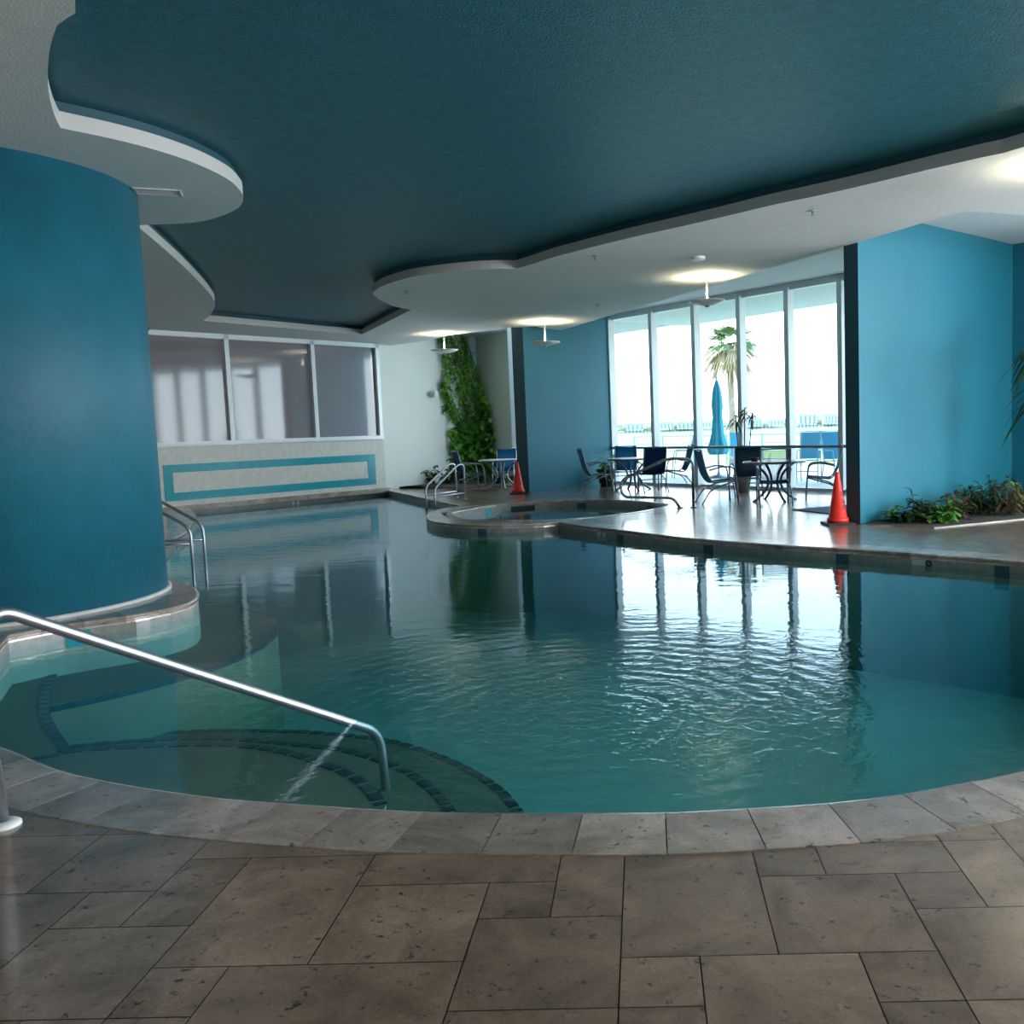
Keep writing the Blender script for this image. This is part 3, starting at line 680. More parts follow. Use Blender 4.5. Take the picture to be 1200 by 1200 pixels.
p = at(818, 301, 3.7); bm = B(); lathe(bm, [(.02, -.045), (.09, -.04), (.10, -.02), (.10, .003)], 24); o = obj('smoke_detector', bm, M_FRAME); o.location = p; tag(o, 'round white smoke detector on the soffit above the glass front', 'smoke detector')
first = None
for (px, py), lb in (((952, 247), 'small sprinkler head on the soffit, nearest the right edge'), ((697, 300), 'small sprinkler head near the curved soffit edge above the far wall'), ((700, 357), 'small sprinkler head on the soffit beside the far teal wall top'),
                     ((477, 341), 'small sprinkler head on the pointed soffit lobe')):
    p = at(px, py, 3.7)
    if first is None:
        t = thing('sprinkler_head', lb, 'sprinkler', p, 0, 'sprinkler heads on the soffit')
        bm = B(); lathe(bm, [(.045, -.008), (.045, 0)], 16); obj('escutcheon', bm, M_STEEL, t)
        bm = B(); lathe(bm, [(.025, -.05), (.025, -.045), (.008, -.043), (.008, -.004)], 12); obj('deflector', bm, M_STEEL, t); first = t
    else:
        t = copy_tree(first); t.location = p; t['label'] = lb

# ------------------------------------------------------------------ rails
def rail_obj(name, pts, r, mats=M_STEEL, parent=None, rad=.1, seg=14):
    bm = B(); tube(bm, fillet(pts, rad, 8), r, seg); return obj(name, bm, mats, parent)
t = thing('pool_handrail', 'large bright steel handrail sloping down into the near steps', 'handrail')
b0 = at(3, 967, 0); wl = at(410, 847, WATER_Z)
pk = Vector((b0.x - .02, b0.y + .10, .80)); dirr = (wl - pk); end = wl + Vector((.10, .19, -.12))
rail_obj('rail_tube', [b0, Vector((b0.x - .02, b0.y - .02, .70)), pk + Vector((0, 0, .0)), wl, end, end + Vector((.02, .03, -.62))], .024, parent=t, rad=.14, seg=20)
bm = B(); lathe(bm, [(.062, -.004), (.062, .006), (.05, .014), (.03, .018)], 28, (b0.x, b0.y, 0)); obj('escutcheon', bm, mat('white_plastic', (.75, .76, .76), .4), t)
def ladder_rail(parent, base, water, top, zw):
    """loop: deck post, top bend, slope, post into the water, with a level stretcher"""
    d = (water - base); d.z = 0; L = d.length; u_ = d.normalized()
    pts = [base, base + Vector((0, 0, top)), base + u_ * L * .18 + Vector((0, 0, top + .02)), base + u_ * L + Vector((0, 0, top * .42)), base + u_ * L + Vector((0, 0, zw))]
    rail_obj('grab_rail', pts, .020, parent=parent, rad=.12)
    rail_obj('stretcher', [base + Vector((0, 0, .13)), base + u_ * L + Vector((0, 0, .13))], .016, parent=parent)
    bm = B(); lathe(bm, [(.045, -.003), (.045, .01), (.025, .014)], 18, tuple(base)); obj('escutcheon', bm, M_STEEL, parent)
t = thing('pool_ladder', 'steel ladder rails at the far corner in front of the vine planter', 'pool ladder', group='pool ladders')
ladder_rail(t, at(545.3, 584.7), at(510, 590, 0), .72, -.6); ladder_rail(t, at(535, 582.7), at(499.5, 587.5, 0), .72, -.6)
t = thing('pool_ladder', 'steel ladder rails rising beside the round column', 'pool ladder', group='pool ladders')
wa, wb = at(226, 661, WATER_Z), at(231, 658, WATER_Z)
ladder_rail(t, Vector((wa.x - .95, wa.y - .02, 0)), Vector((wa.x, wa.y, 0)), .78, -.7); ladder_rail(t, Vector((wb.x - .95, wb.y + .2, 0)), Vector((wb.x, wb.y + .22, 0)), .78, -.7)
# spa rail
t = thing('spa_handrail', 'dark steel looped handrail at the right end of the hot tub', 'handrail')
ys = at(805, 595, 0).y
pts = [at_y(x, y, ys) for x, y in ((812.7, 595.3), (812, 538), (783, 537), (727, 563), (729, 582.5), (789, 583.5), (797, 593.5))]
pts[0].z = 0; pts[-1].z = 0
rail_obj('rail_tube', pts, .024, mat('dark_steel', (.25, .27, .32), .25, metal=1), t, .14)
for p in (pts[0], pts[-1]):
    bm = B(); lathe(bm, [(.055, -.003), (.055, .01), (.03, .014)], 18, tuple(p)); obj('escutcheon', bm, M_STEEL, t)

# ------------------------------------------------------------------ traffic cones
M_ORANGE = mat('orange_red_pvc', (.80, .035, .02), .35)
def cone(p, rz, label):
    t = thing('traffic_cone', label, 'traffic cone', p, rz, 'traffic cones on the pool deck')
    bm = B(); box(bm, (-.19, -.19, 0), (.19, .19, .035), bev=.008); obj('base', bm, M_BLACK, t)
    bm = B(); lathe(bm, [(.145, .035), (.145, .09), (.132, .095), (.125, .10), (.030, .68), (.026, .71), (.018, .712)], 36); obj('cone_body', bm, M_ORANGE, t)
    for k, h in enumerate((.42, .33, .24)):               # worn stencil strokes running down the side
        bm = B(); r = .145 - (h - .06) * .19 + .004; a = math.radians(-58)
        c = Vector((r * math.cos(a), r * math.sin(a), h)); s = Vector((-math.sin(a), math.cos(a), 0)); u_ = Vector((math.cos(a) * -.19, math.sin(a) * -.19, 1)).normalized()
        for (x0, y0, x1, y1) in (((-.02, -.03, -.01, .03), (.01, -.03, .02, .03), (-.02, .02, .02, .03)) if k != 1 else ((-.02, -.03, -.01, .03), (-.02, -.03, .02, -.02), (.01, -.03, .02, 0))):
            q = [c + s * x + u_ * y for x, y in ((x0, y0), (x1, y0), (x1, y1), (x0, y1))]; bm.faces.new([bm.verts.new(v) for v in q])
        obj('stencil_mark', bm, mat('faded_black_ink', (.08, .01, .01), .6), t)
    return t
c1 = at(607.5, 578.6, 0); cone((c1.x, c1.y, -.004), .2, 'orange-red traffic cone beside the far teal wall end')
c2 = at(986, 615, 0); cone((c2.x - .03, c2.y + .08, -.004), .1, 'orange-red traffic cone beside the near right teal wall')

# floor mat
T_, U_, L2 = at(928, 597.5), at(977, 593.5), at(976, 601.5)
ang = math.atan2(U_.y - T_.y, U_.x - T_.x)
bm = B(); e1 = (U_ - T_).normalized(); e2 = (L2 - T_); e2 = (e2 - e1 * e2.dot(e1)).normalized(); q = T_
prism(bm, [tuple(v.to_2d()) for v in (q, q + e1 * 2.2, q + e1 * 2.2 + e2 * 1.3, q + e2 * 1.3)], -.003, .012)
tag(obj('floor_mat', bm, mat('blue_mat', (.06, .10, .22), .8)), 'flat dark blue floor mat behind the near right cone', 'mat')

# ------------------------------------------------------------------ patio furniture
M_CF = mat('pewter_chair_frame', (.22, .26, .32), .35, metal=.6)
def make_chair(fabric, frame):
    t = thing('patio_chair', '-', 'chair')
    W = .27
    for s in (-1, 1):
        x = s * W; bm = B()
        tube(bm, fillet([(x, .30, 0), (x, .27, .40), (x, .24, .64), (x, .02, .66), (x, -.22, .60)], .09), .014, 8)        # front leg, arm
        tube(bm, fillet([(x, -.36, 0), (x, -.20, .26), (x, .26, .40)], .12), .013, 8)                                     # rear leg sweeping to the front
        tube(bm, fillet([(x * .92, .26, .41), (x * .92, -.16, .37), (x * .92, -.26, .55), (x * .92, -.36, .96)], .08), .013, 8)  # seat and back rail
        obj('side_frame', bm, frame, t)
    for a_, b_, r_ in (((-W * .92, -.36, .96), (W * .92, -.36, .96), .013), ((-W, .27, .38), (W, .27, .38), .011), ((-W, -.2, .27), (W, -.2, .27), .010)):
        bm = B(); tube(bm, [a_, b_], r_, 8); obj('crossbar', bm, frame, t)
    def sling(pts, nm):
        bm = B(); w_ = W * .90; pv = None
        for y, z in pts:
            r = [bm.verts.new((-w_ + 2 * w_ * k / 6, y, z - .012 * math.sin(math.pi * k / 6))) for k in range(7)]
            if pv:
                for k in range(6): bm.faces.new([pv[k], pv[k + 1], r[k + 1], r[k]])
            pv = r
        bmesh.ops.solidify(bm, geom=bm.faces[:], thickness=.008); obj(nm, bm, fabric, t, smooth=True)
    sling([(.26, .41), (.1, .40), (-.06, .385), (-.16, .375)], 'seat'); sling([(-.19, .40), (-.255, .54), (-.30, .73), (-.355, .95)], 'backrest')
    return t
M_F1 = mat('bright_blue_sling', (.025, .22, .42), .7, var=.1, vscale=30); M_F2 = mat('navy_sling', (.025, .075, .14), .7, var=.1, vscale=30); M_F3 = mat('steel_blue_sling', (.05, .16, .26), .7, var=.1, vscale=30)
M_F4 = mat('open_weave_sling', (.08, .12, .18), .7, alpha=.62)
ch_b, ch_n, ch_s, ch_o = make_chair(M_F1, M_CF), make_chair(M_F2, M_CF), make_chair(M_F3, M_CF), make_chair(M_F2, M_CF)
for c_ in ch_o.children:
    if c_.name.startswith('backrest'): c_.data.materials[0] = M_F4; c_['label'] = 'see-through open weave backrest'
used = set()
def chair(proto, p, rz, label, group):
    o = proto if proto.name not in used else copy_tree(proto); used.add(proto.name)
    o.location = (p.x, p.y, -.004); o.rotation_euler = (0, 0, rz); o['label'] = label; o['group'] = group; return o
def table(p, label, r=.56):
    t = thing('patio_table', label, 'table', (p.x, p.y, -.004), .3, 'round patio tables')
    bm = B(); lathe(bm, [(r - .02, .695), (r, .70), (r, .715), (r - .01, .72)], 48); obj('tabletop', bm, mat('frosted_white_top', (.62, .68, .72), .25), t)
    top_ = t.children[-1] if False else [c for c in C.objects if c.parent == t and c.name.startswith('tabletop')][0]
    bm = B(); tube(bm, [(math.cos(a) * (r - .01), math.sin(a) * (r - .01), .69) for a in [k * math.pi / 16 for k in range(32)]], .012, 6, closed=True); obj('rim', bm, M_CF, top_)
    for k in range(4):
        a = k * math.pi / 2; c, s = math.cos(a), math.sin(a); bm = B()
        tube(bm, [(c * (.12 + .30 * (2 * u_ - 1) ** 2), s * (.12 + .30 * (2 * u_ - 1) ** 2), .69 * u_) for u_ in [j / 12 for j in range(13)]], .025, 8); obj('leg', bm, M_CF, t)
    bm = B(); tube(bm, [(math.cos(a) * .12, math.sin(a) * .12, .345) for a in [k * math.pi / 8 for k in range(16)]], .012, 6, closed=True); obj('ring_brace', bm, M_CF, t)
    return t
R = math.radians
TC = at(908, 586.5).to_2d(); TC = Vector((TC.x, TC.y)); table(TC, 'round patio table in the middle of the right-hand chair group')
gC = 'chairs round the right-hand table'
chair(ch_b, TC + Vector((-1.02, -.05)), R(-80), 'blue sling chair on the left side of the right-hand table', gC)
chair(ch_n, TC + Vector((-.42, .80)), R(165), 'dark sling chair behind the right-hand table', gC)
chair(ch_o, TC + Vector((-.12, -.78)), R(-2), 'dark sling chair with see-through back turned to the pool at the right-hand table', gC)
chair(ch_s, TC + Vector((.88, .10)), R(80), 'sling chair between the right-hand table and the near teal wall', gC)
TB = at(742, 574).to_2d(); table(TB, 'round patio table between the hot tub and the glass front')
gB = 'chairs round the middle table'
chair(ch_s, TB + Vector((-.80, -.30)), R(-75), 'sling chair in front of the bushy pot by the far teal wall', gB)
chair(ch_n, TB + Vector((.40, -.62)), R(18), 'dark sling chair seen from behind through the hot tub rail', gB)
chair(ch_n, TB + Vector((.98, .28)), R(100), 'dark sling chair facing left beside the glass front', gB)
chair(ch_b, TB + Vector((-.15, .82)), R(182), 'blue sling chair between the middle table and the glass', gB)
TA = at(589, 572.5).to_2d(); table(TA, 'round patio table beside the planted alcove')
gA = 'chairs round the alcove table'
chair(ch_n, TA + Vector((-.72, -.35)), R(-62), 'dark sling chair nearest the steel ladder at the alcove table', gA)
chair(ch_b, TA + Vector((-.05, .85)), R(178), 'bright blue sling chair behind the alcove table', gA)
chair(ch_n, TA + Vector((.62, .12)), R(95), 'dark sling chair half hidden behind the far cone', gA)
bm = B(); lathe(bm, [(.05, 0), (.075, .04), (.08, .07), (.07, .07), (.04, .02)], 20); o = obj('bowl', bm, M_BLACK); o.location = (TC.x - .36, TC.y - .05, .717); tag(o, 'small black bowl on the right-hand patio table', 'bowl')

# ------------------------------------------------------------------ plants
def leaf(bm, base, direction, length, width, up=Vector((0, 0, 1)), droop=.3, seg=3, mi=0, heart=False):
    d = Vector(direction).normalized(); s = d.cross(up)
    s = s.normalized() if s.length > .05 else Vector((1, 0, 0)); n_ = s.cross(d); pv = None
    prof = [.25, 1, .75, 0] if not heart else [.6, 1, .7, 0]
    if seg > 3: prof = [.35] + [math.sin(math.pi * (.15 + .85 * k / seg)) for k in range(1, seg)] + [0]
    for k in range(seg + 1):
        u_ = k / seg; c = Vector(base) + d * length * u_ - Vector((0, 0, 1)) * droop * length * u_ * u_
        w_ = width * .5 * prof[min(k, len(prof) - 1)]
        if k == seg: r = [bm.verts.new(c)]
        else: r = [bm.verts.new(c - s * w_), bm.verts.new(c + n_ * w_ * -.25), bm.verts.new(c + s * w_)]
        if pv:
            if len(r) == 1: fs = [bm.faces.new([pv[0], pv[1], r[0]]), bm.faces.new([pv[1], pv[2], r[0]])]
            else: fs = [bm.faces.new([pv[0], pv[1], r[1], r[0]]), bm.faces.new([pv[1], pv[2], r[2], r[1]])]
            for f in fs: f.material_index = mi; f.smooth = True
        pv = r
# planter bed in the alcove
P1, P2 = at(478, 571.5).to_2d(), at(600, 571.5).to_2d()
bed = [LW0 + Vector((.25, .3)), P1, at(520, 572.5).to_2d(), P2 + Vector((.2, .2)), ALD + Vector((.1, -.1)), ALC]
bm = B(); prism(bm, [tuple(p) for p in bed], -.01, .05, 1, 0); struct('trim_8', bm, [M_COPE, M_SOIL])
# climbing vine
rv = random.Random(11)
t = thing('climbing_vine', 'tall green vine climbing the corner of the alcove wall to the soffit', 'vine', (ALC.x + .1, ALC.y - .35, 0))
stems, fol, fol_lit = B(), B(), B()
base0 = Vector((ALC.x + .1, ALC.y - .35, 0))
for k in range(11):
    xo = -.60 + .12 * k; pts = []; h = 4.1 if k not in (0,) else 2.6
    ph = rv.random() * 6
    for j in range(40):
        z = h * j / 39; f_ = .55 + .45 * abs(z / 2 - 1)
        x_ = xo * (1.0 - .10 * z) * .95 + .06 * math.sin(z * 2.4 + ph) + (-.30 * max(0, z - 1.6) / 2.4)
        x_ = x_ * (.72 if z < 1.7 else 1) - (.12 if z < 1.7 else .12 + .12 * min(1, z - 1.7)); y_ = .18 + (1.96 * (x_ + .1) if x_ < -.1 else -1.15 * (x_ + .1)) - .14 * rv.random() * (1 if z < 1.6 else .3)
        pts.append(Vector((x_, y_, z)))
    tube(stems, pts, .012, 5)
    for q in pts:
        dens = 5.5 if q.z < 1.7 else 3.6
        for _ in range(int(dens + rv.random())):
            a = rv.uniform(-math.pi, 0); L = rv.uniform(.10, .20) * (1.15 if q.z < 1.7 else .9)
            d = Vector((math.cos(a), math.sin(a) - .2, rv.uniform(-.7, .3)))
            sp_ = .20 if q.z < 1.6 else .06
            leaf(fol if q.z < 2.3 or rv.random() < .35 else fol_lit, q + Vector((rv.uniform(-sp_, sp_), rv.uniform(-.12, .02) * (2 if q.z < 1.6 else 1), rv.uniform(-.05, .05))), d, L, L * .8, droop=.5, heart=True)
for z, x in ((2.75, -.55), (2.1, -.50), (1.45, -.45)):
    for _ in range(7): leaf(fol, Vector((x - .22 + rv.uniform(-.06, .06), .16 + 1.96 * (x - .12), z + rv.uniform(-.08, .08))), (rv.uniform(-1, 1), -.6, rv.uniform(-1, .3)), .17, .15, droop=.4, heart=True)
obj('stem', stems, M_STEM, t); obj('foliage', fol, M_LEAF, t, recalc=False); obj('lit_upper_foliage', fol_lit, M_LEAFL, t, recalc=False)  # lamplight on the vine top is put into the lighter upper leaves
def bush(name, label, p, h, spread, nst, mats, L=.16, W=.06, seed=0, group=None, blades=False, nl=9):
    r = random.Random(seed); t = thing(name, label, 'plant', p, 0, group); st, fo = B(), B()
    for k in range(nst):
        a = r.uniform(0, 2 * math.pi); lean = r.uniform(.1, 1) * spread; hh = h * r.uniform(.55, 1)
        tip = Vector((math.cos(a) * lean, math.sin(a) * lean, hh)); b_ = Vector((math.cos(a) * lean * .3, math.sin(a) * lean * .3, 0))
        pts = [b_.lerp(tip, u_) + Vector((0, 0, .1 * hh * math.sin(math.pi * u_))) for u_ in (0, .25, .5, .75, 1)]
        tube(st, pts, .006, 5)
        for j in range(nl):
            u_ = r.uniform(.15, 1); q = b_.lerp(tip, u_); a2 = r.uniform(0, 2 * math.pi)
            d = Vector((math.cos(a2), math.sin(a2), r.uniform(-.1, .8 if not blades else 1.5))); leaf(fo, q, d, L * r.uniform(.7, 1.3), W * r.uniform(.7, 1.2), droop=.45 if not blades else .8, seg=4)
    obj('stem', st, M_STEM, t); obj('foliage', fo, mats, t, recalc=False); return t
gp = 'low plants in the alcove planter'
for k, (px, h, lb) in enumerate([(503, .55, 'dark leafy plant at the left end of the alcove planter'), (520, .42, 'low dark plant behind the far ladder rails'), (536, .38, 'low dark plant at the foot of the climbing vine'), (566, .36, 'low dark plant behind the dark alcove chair'), (590, .32, 'low dark plant behind the alcove table')]):
    q = at(px, 569, 0); bush('leafy_plant', lb, (q.x, q.y + .25, .04), h, .34, 9, M_LEAFD, .26, .08, k + 20, gp, True)
# pot with bush beside the far teal wall
q = at(711, 570); t = bush('potted_plant', 'bushy green plant in a dark pot beside the far teal wall', (q.x, q.y, -.004), .82, .26, 12, M_LEAFL, .22, .09, 41)
for ch_ in t.children: ch_.location.z = .0
bm = B(); lathe(bm, [(.15, 0), (.22, .36), (.24, .38), (.24, .42), (.20, .42), (.18, .38)], 28); obj('pot', bm, mat('dark_glazed_pot', (.015, .03, .04), .3), t)
# spiky plant in a grey planter behind the right table
q = at(871, 577); t = thing('potted_palm', 'spiky plant on thin canes in a grey planter before the glass', 'plant', (q.x, q.y + .1, -.004))
bm = B(); lathe(bm, [(.13, 0), (.19, .34), (.20, .36), (.18, .36), (.16, .32)], 4 * 6); obj('pot', bm, mat('grey_clay_pot', (.20, .21, .20), .7), t)
bm, fo = B(), B(); r = random.Random(5)
for k in range(3):
    x, y = (-.05, .04, .10)[k], (.0, .05, -.04)[k]; top = Vector((x * 2.2, y * 2, (1.55, 1.72, 1.62)[k])); tube(bm, [(x, y, .3), (x * 1.5, y, .9), top], .012, 6)
    for _ in range(22):
        a = r.uniform(0, 6.28); leaf(fo, top - Vector((0, 0, r.uniform(0, .16))), (math.cos(a), math.sin(a), r.uniform(-.2, 1.2)), r.uniform(.22, .36), .035, droop=.8, seg=5)
obj('cane', bm, M_STEM, t); obj('foliage', fo, M_LEAFD, t, recalc=False)
# right planter bed
bed = [at(1012, 616).to_2d() + Vector((.05, .0)), at(1045, 616.5).to_2d(), at(1095, 619).to_2d(), at(1150, 613.5).to_2d(), at(1200, 608.5).to_2d(), Vector((6.4, 12.7)), Vector((7.6, 13.7)), SLAB_R1 + Vector((.2, -.25)), SLAB_R0 + Vector((.06, 0))]
bm = B(); prism(bm, [tuple(p) for p in bed], -.01, .012, 1, 0); struct('trim_9', bm, [M_COPE, M_SOIL])
gp = 'low plants in the right-hand planter'
M_LEAFB = mat('bronze_leaf', (.11, .075, .035), .5, var=.4, vscale=6)
LB = ['small sprig at the left tip of the right planter', 'thin upright sprig with few leaves on the blue wall side', 'low dark green clump near the planter tip', 'dark clump right of the thin sprig', 'bushy clump in the middle of the right planter', 'bronze-leaved clump in the right planter', 'green clump behind the bronze-leaved one',
      'tall leafed clump near the right edge', 'brownish clump at the right edge of the planter', 'spreading clump at the back of the right planter', 'low green clump along the front kerb', 'leafy clump cut by the right edge of the photo']
specs = [(1051, 612, .20, .10, M_LEAFL, 4), (1077, 612, .42, .10, M_LEAFD, 4), (1064, 614, .16, .22, M_LEAFD, 12), (1092, 613, .26, .22, M_LEAFD, 12), (1112, 611, .30, .30, M_LEAF, 14), (1127, 610, .36, .26, M_LEAFB, 13), (1142, 604, .42, .30, M_LEAF, 13),
         (1160, 605, .42, .28, M_LEAFD, 14), (1188, 605, .44, .30, M_LEAFB, 13), (1168, 598, .5, .4, M_LEAFD, 14), (1104, 615, .16, .26, M_LEAF, 12), (1205, 602, .46, .34, M_LEAF, 13)]
for k, ((px, py, h, s_, m_, n_), lb) in enumerate(zip(specs, LB)):
    q = at(px, py); bush('leafy_plant', lb, (q.x, q.y + .12, .02), h, s_, n_, m_, .14, .06, k + 60, gp, nl=12)
# dracaena at the right edge
t = thing('dracaena', 'tall long-leaved plant leaning in from the right edge', 'plant', (5.60, 12.9, .02))
fo, bm = B(), B(); r = random.Random(9)
crowns = [Vector((-.12, -.1, 2.28)), Vector((.02, .1, 1.75)), Vector((.3, .05, 2.6))]
for c in crowns:
    tube(bm, [(0, 0, 0), (c.x * .4, c.y * .4, c.z * .5), c], .03, 8)
    for _ in range(30):
        a = r.uniform(0, 6.28); leaf(fo, c - Vector((0, 0, r.uniform(0, .2))), (math.cos(a), math.sin(a), r.uniform(.0, 1.1)), r.uniform(.45, .7), .075, droop=1.0, seg=7)
obj('trunk', bm, M_STEM, t); obj('foliage', fo, M_LEAFD, t, recalc=False)

# small wall device on the cream wall
pdev = on_line(505, 462, LW0, Vector((-(ALC - LW0).y, (ALC - LW0).x)).normalized()); wd = (ALC - LW0).normalized()
t = thing('wall_speaker', 'small grey box fixed on the cream wall left of the vine', 'speaker', (pdev.x, pdev.y, pdev.z), math.atan2(wd.y, wd.x))
bm = B(); box(bm, (-.02, -.16, -.09), (.14, -.02, .09), bev=.015); obj('housing', bm, M_FRAME, t)
bm = B(); box(bm, (-.12, -.08, -.03), (-.02, -.01, .03), bev=.005); obj('bracket', bm, mat('mid_grey', (.2, .22, .24), .5), t)

# ------------------------------------------------------------------ outdoors
bm = B(); prism(bm, [tuple(FA - FD * 12 + FN * .05), tuple(FB + FD * 8 + FN * .05), tuple(FB + FD * 8 + FN * 9), tuple(FA - FD * 12 + FN * 9)], -.5, -.02)
struct('floor_terrace', bm, mat('terrace_paver', (.50, .49, .45), .7, var=.08, vscale=3))
bm = B(); prism(bm, [(-90, 26), (130, 8), (160, 110), (-60, 130)], -2.4, -1.6); struct('ground_lawn', bm, mat('pale_lawn', (.30, .36, .12), .9, var=.4, vscale=.25))
bm = B(); prism(bm, [(-900, 90), (1200, 60), (1500, 800), (-900, 800)], -2.6, -2.5); struct('sea', bm, mat('turquoise_sea', (.06, .42, .50), .35, var=.1, vscale=.03))
bm = B(); prism(bm, [(-900, 640), (1400, 560), (1500, 900), (-900, 900)], -2.6, -1.2); struct('ground_far_shore', bm, mat('shore_sand', (.48, .44, .34), .9, var=.3, vscale=.05))
# terrace railing
rs, re = FA - FD * 9 + FN * 8.6, FB + FD * 7 + FN * 8.6
t = thing('terrace_railing', 'pale metal railing of level bars along the outer terrace edge', 'railing')
M_RL = mat('pale_teal_metal', (.25, .45, .50), .4)
for z in (.22, .48, .74, 1.02):
    bm = B(); tube(bm, [(rs.x, rs.y, z), (re.x, re.y, z)], .03 if z > 1 else .015, 8); obj('rail', bm, M_RL, t)
nP = 22
for k in range(nP + 1):
    q = rs.lerp(re, k / nP); bm = B(); box(bm, (q.x - .03, q.y - .03, -.02), (q.x + .03, q.y + .03, 1.04)); obj('post', bm, M_RL, t)
# closed umbrella
q = at_y(842, 540, 24.5); t = thing('patio_umbrella', 'closed turquoise umbrella standing on the terrace', 'umbrella', (q.x, q.y, -.02))
bm = B(); prof = [(.20, .62), (.24, .70), (.25, .78), (.19, .98), (.14, 1.2), (.11, 1.6), (.13, 1.9), (.12, 2.1), (.09, 2.35), (.03, 2.56)]
seg = 24; rings = []
for i_, (r_, z) in enumerate(prof): rings.append([bm.verts.new((r_ * (1 + .18 * math.cos(6 * a)) * math.cos(a), r_ * (1 + .18 * math.cos(6 * a)) * math.sin(a), z)) for a in [2 * math.pi * k / seg for k in range(seg)]])
for a, b in zip(rings, rings[1:]):
    for k in range(seg): bm.faces.new([a[k], a[(k + 1) % seg], b[(k + 1) % seg], b[k]]).smooth = True
bm.faces.new(rings[0]); bm.faces.new(rings[-1]); obj('canopy', bm, mat('turquoise_canvas', (.03, .30, .42), .8), t)
bm = B(); tube(bm, [(0, 0, .05), (0, 0, 2.62)], .022, 8); obj('pole', bm, M_STEEL, t)
bm = B(); lathe(bm, [(.26, 0), (.26, .05), (.06, .09), (.03, .16)], 24); obj('base', bm, M_CF, t)
bm = B(); lathe(bm, [(.01, 2.6), (.035, 2.63), (.03, 2.67), (.005, 2.69)], 12); obj('finial', bm, M_CREAM, t)
# tall terrace chairs
M_OS = mat('aqua_sling', (.16, .42, .55), .7)
def tall_chair():
    t = thing('terrace_chair', '-', 'chair'); 
    for s in (-1, 1):
        x = s * .28; bm = B()
        tube(bm, fillet([(x, .32, 0), (x, .26, .62), (x, .2, .86), (x, -.24, .84)], .08), .016, 8); tube(bm, [(x, -.38, 0), (x, -.22, .60), (x, -.42, 1.34)], .016, 8); tube(bm, [(x, .28, .6), (x, -.22, .57)], .014, 8); obj('side_frame', bm, M_RL, t)
    for a_, b_ in (((-.28, .27, .3), (.28, .27, .3)), ((-.28, -.42, 1.34), (.28, -.42, 1.34))):
        bm = B(); tube(bm, [a_, b_], .013, 6); obj('crossbar', bm, M_RL, t)
    bm = B(); box(bm, (-.26, -.2, .575), (.26, .27, .59)); obj('seat', bm, M_OS, t)
    bm = B(); v = [(-.26, -.23, .62), (.26, -.23, .62), (.26, -.41, 1.32), (-.26, -.41, 1.32)]; bm.faces.new([bm.verts.new(q) for q in v]); bmesh.ops.solidify(bm, geom=bm.faces[:], thickness=.012); obj('backrest', bm, M_OS, t)
    return t
t0 = tall_chair(); gO = 'tall aqua chairs on the terrace'
for k, (px, y, rz, lb) in enumerate([(948, 21.6, 160, 'tall aqua sling chair outside the glass, left of its pair'), (982, 20.9, 200, 'tall aqua sling chair outside the glass beside the near teal wall'), (800, 25.0, 95, 'tall aqua sling chair outside seen above the middle dark chair'), (868, 25.4, 185, 'tall aqua sling chair outside right of the closed umbrella')]):
    o = t0 if k == 0 else copy_tree(t0); q = at_y(px, 540, y); o.location = (q.x, q.y, -.02); o.rotation_euler.z = R(rz); o.scale = (.86, .86, .88); o['label'] = lb; o['group'] = gO
# palm
q = at_y(857, 480, 48); t = thing('palm_tree', 'tall fan palm beyond the terrace with drooping pale fronds', 'palm tree', (q.x, q.y, -1.6))
bm = B(); tube(bm, [(0, 0, 0), (.05, 0, 3), (-.05, 0, 7.0)], [.22, .17, .15], 12); obj('trunk', bm, mat('palm_bark', (.30, .24, .19), .9, var=.3, vscale=6), t)
fo, dead = B(), B(); r = random.Random(4)
for k in range(80):
    a = r.uniform(0, 6.28); el = r.uniform(-1.2, 1.0); b_ = dead if el < -.1 else fo
    d = Vector((math.cos(a) * math.cos(el), math.sin(a) * math.cos(el), math.sin(el))); L = r.uniform(1.1, 1.6); c = Vector((-.05, 0, 7.1)) + d * .55
    s = d.cross(Vector((0, 0, 1))).normalized()
    for j in range(9):
        f_ = (j - 4) / 4; leaf(b_, c, d + s * f_ * .8, L * (1 - .15 * abs(f_)), .10, droop=.45, seg=3)
obj('green_fronds', fo, mat('palm_green', (.14, .24, .08), .7), t, recalc=False); obj('dry_fronds', dead, mat('palm_dry', (.42, .33, .20), .8), t, recalc=False)
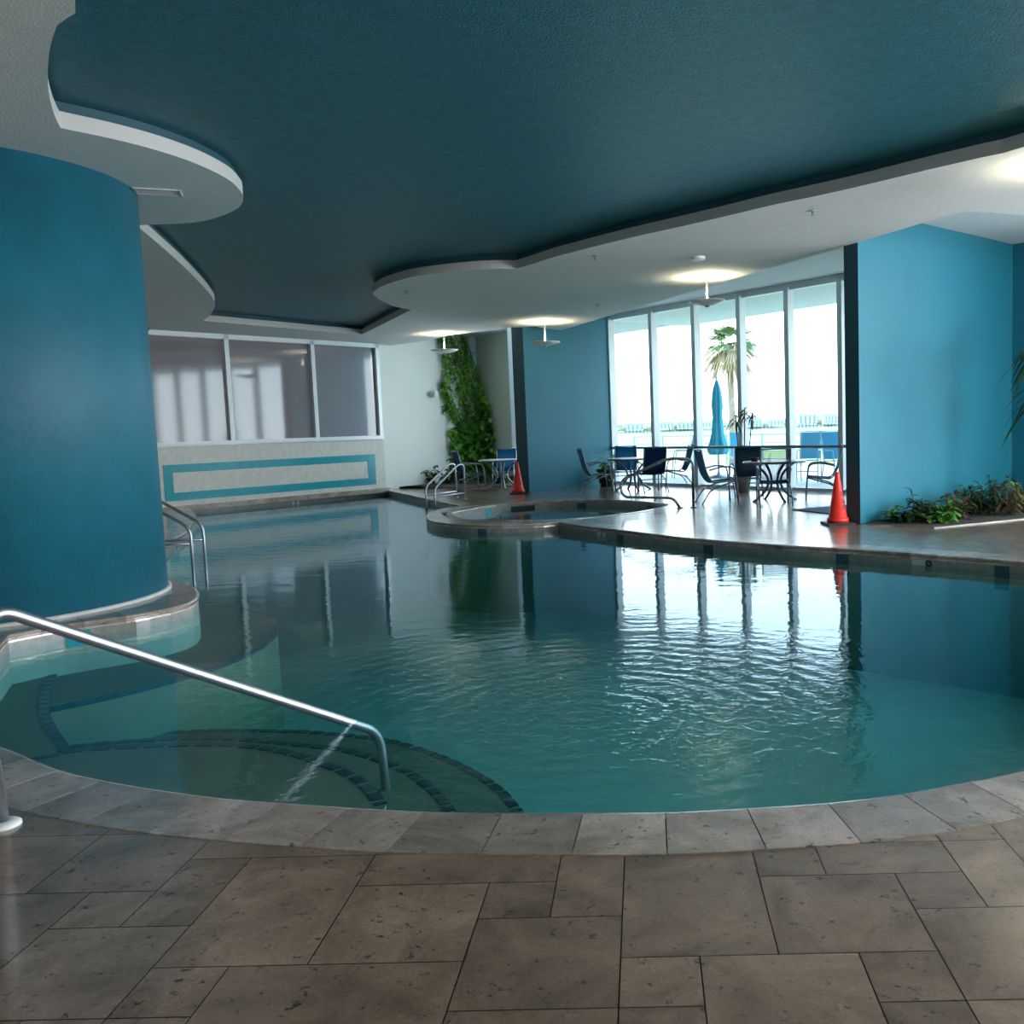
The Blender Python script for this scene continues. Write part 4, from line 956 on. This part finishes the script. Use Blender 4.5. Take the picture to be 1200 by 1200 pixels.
# far shore: houses, tree clumps, docks
r = random.Random(21)
M_HW = mat('far_house_wall', (.62, .60, .56), .8); M_HR = mat('far_house_roof', (.40, .38, .36), .8); M_HG = mat('far_house_glass', (.22, .24, .27), .4); M_TR = mat('far_tree_green', (.36, .38, .27), .9, var=.3, vscale=.3)
def house(x, y, w_, d_, h, label):
    t = thing('waterfront_house', label, 'house', (x, y, -1.2), 0, 'houses on the far shore')
    bm = B(); box(bm, (-w_ / 2, -d_ / 2, 0), (w_ / 2, d_ / 2, h)); hw_ = obj('wall', bm, M_HW, t)
    bm = B(); e_ = .8; v = [bm.verts.new(q) for q in ((-w_ / 2 - e_, -d_ / 2 - e_, h), (w_ / 2 + e_, -d_ / 2 - e_, h), (w_ / 2 + e_, d_ / 2 + e_, h), (-w_ / 2 - e_, d_ / 2 + e_, h), (-w_ / 4, 0, h + 3), (w_ / 4, 0, h + 3))]
    for f in ((0, 1, 5, 4), (1, 2, 5), (2, 3, 4, 5), (3, 0, 4), (0, 3, 2, 1)): bm.faces.new([v[i] for i in f])
    obj('roof', bm, M_HR, t)
    bm = B()
    for k in range(4): box(bm, (-w_ / 2 + w_ * (k + .3) / 4, -d_ / 2 - .05, 1), (-w_ / 2 + w_ * (k + .75) / 4, -d_ / 2 + .1, h - .8))
    obj('window_band', bm, M_HG, hw_)
HL = ['pale far shore house seen through the first glass pane', 'pale far shore house in the left part of the second pane', 'pale far shore house in the right part of the second pane', 'pale far shore house just left of the closed umbrella', 'pale far shore house just right of the palm trunk', 'pale far shore house in the middle of the fourth pane', 'large pale far shore house left in the last pane', 'large pale far shore house right in the last pane']
for k, px in enumerate((744, 781, 803, 829, 884, 909, 945, 972)):
    q = at_y(px, 490, 600 + r.uniform(-5, 10)); house(q.x, q.y, r.uniform(8, 13), 9, r.uniform(3.8, 5.0) + (2 if k > 5 else 0), HL[k])
bm = B()
for k in range(70):
    px = 722 + k * 3.9 + r.uniform(-2, 2); q = at_y(px, 490, 645 + r.uniform(0, 50)); h = r.uniform(3, 6) + (1.5 if px > 930 else 0)
    for _ in range(4):
        cx, cz = r.uniform(-3, 3), h * r.uniform(.3, .75); s_ = r.uniform(1.6, 2.6)
        mt_ = Matrix.Translation((q.x + cx, q.y, cz - 1.2)) @ Matrix.Diagonal((s_ * 1.3, s_, s_ * .9, 1)); res = bmesh.ops.create_icosphere(bm, subdivisions=2, radius=1, matrix=mt_)
        for v in res['verts']: v.co += Vector((r.uniform(-.4, .4), r.uniform(-.4, .4), r.uniform(-.3, .3)))
tag(obj('distant_foliage', bm, M_TR), 'hazy green and brown foliage along the far shore', 'foliage', kind='stuff')
for k, (px, n_) in enumerate(((748, 8), (795, 6), (893, 6), (955, 14))):
    q = at_y(px, 500, 560); t = thing('boat_dock', ['wooden dock on the far water seen through the first pane', 'wooden dock on the far water in the second pane', 'wooden dock on the far water right of the palm', 'long wooden dock on the far water in the last pane'][k], 'dock', (q.x, q.y, -2.5), 0, 'docks on the far water')
    Wd = n_ * 2.2; bm = B(); box(bm, (-Wd / 2, -1, 1.3), (Wd / 2, 1, 1.6)); obj('deck', bm, M_STEM, t)
    for j in range(n_):
        x = -Wd / 2 + (j + .5) * Wd / n_; bm = B(); tube(bm, [(x, -1.1, -.2), (x, -1.1, 3.0)], .25, 5); obj('piling', bm, M_STEM, t)
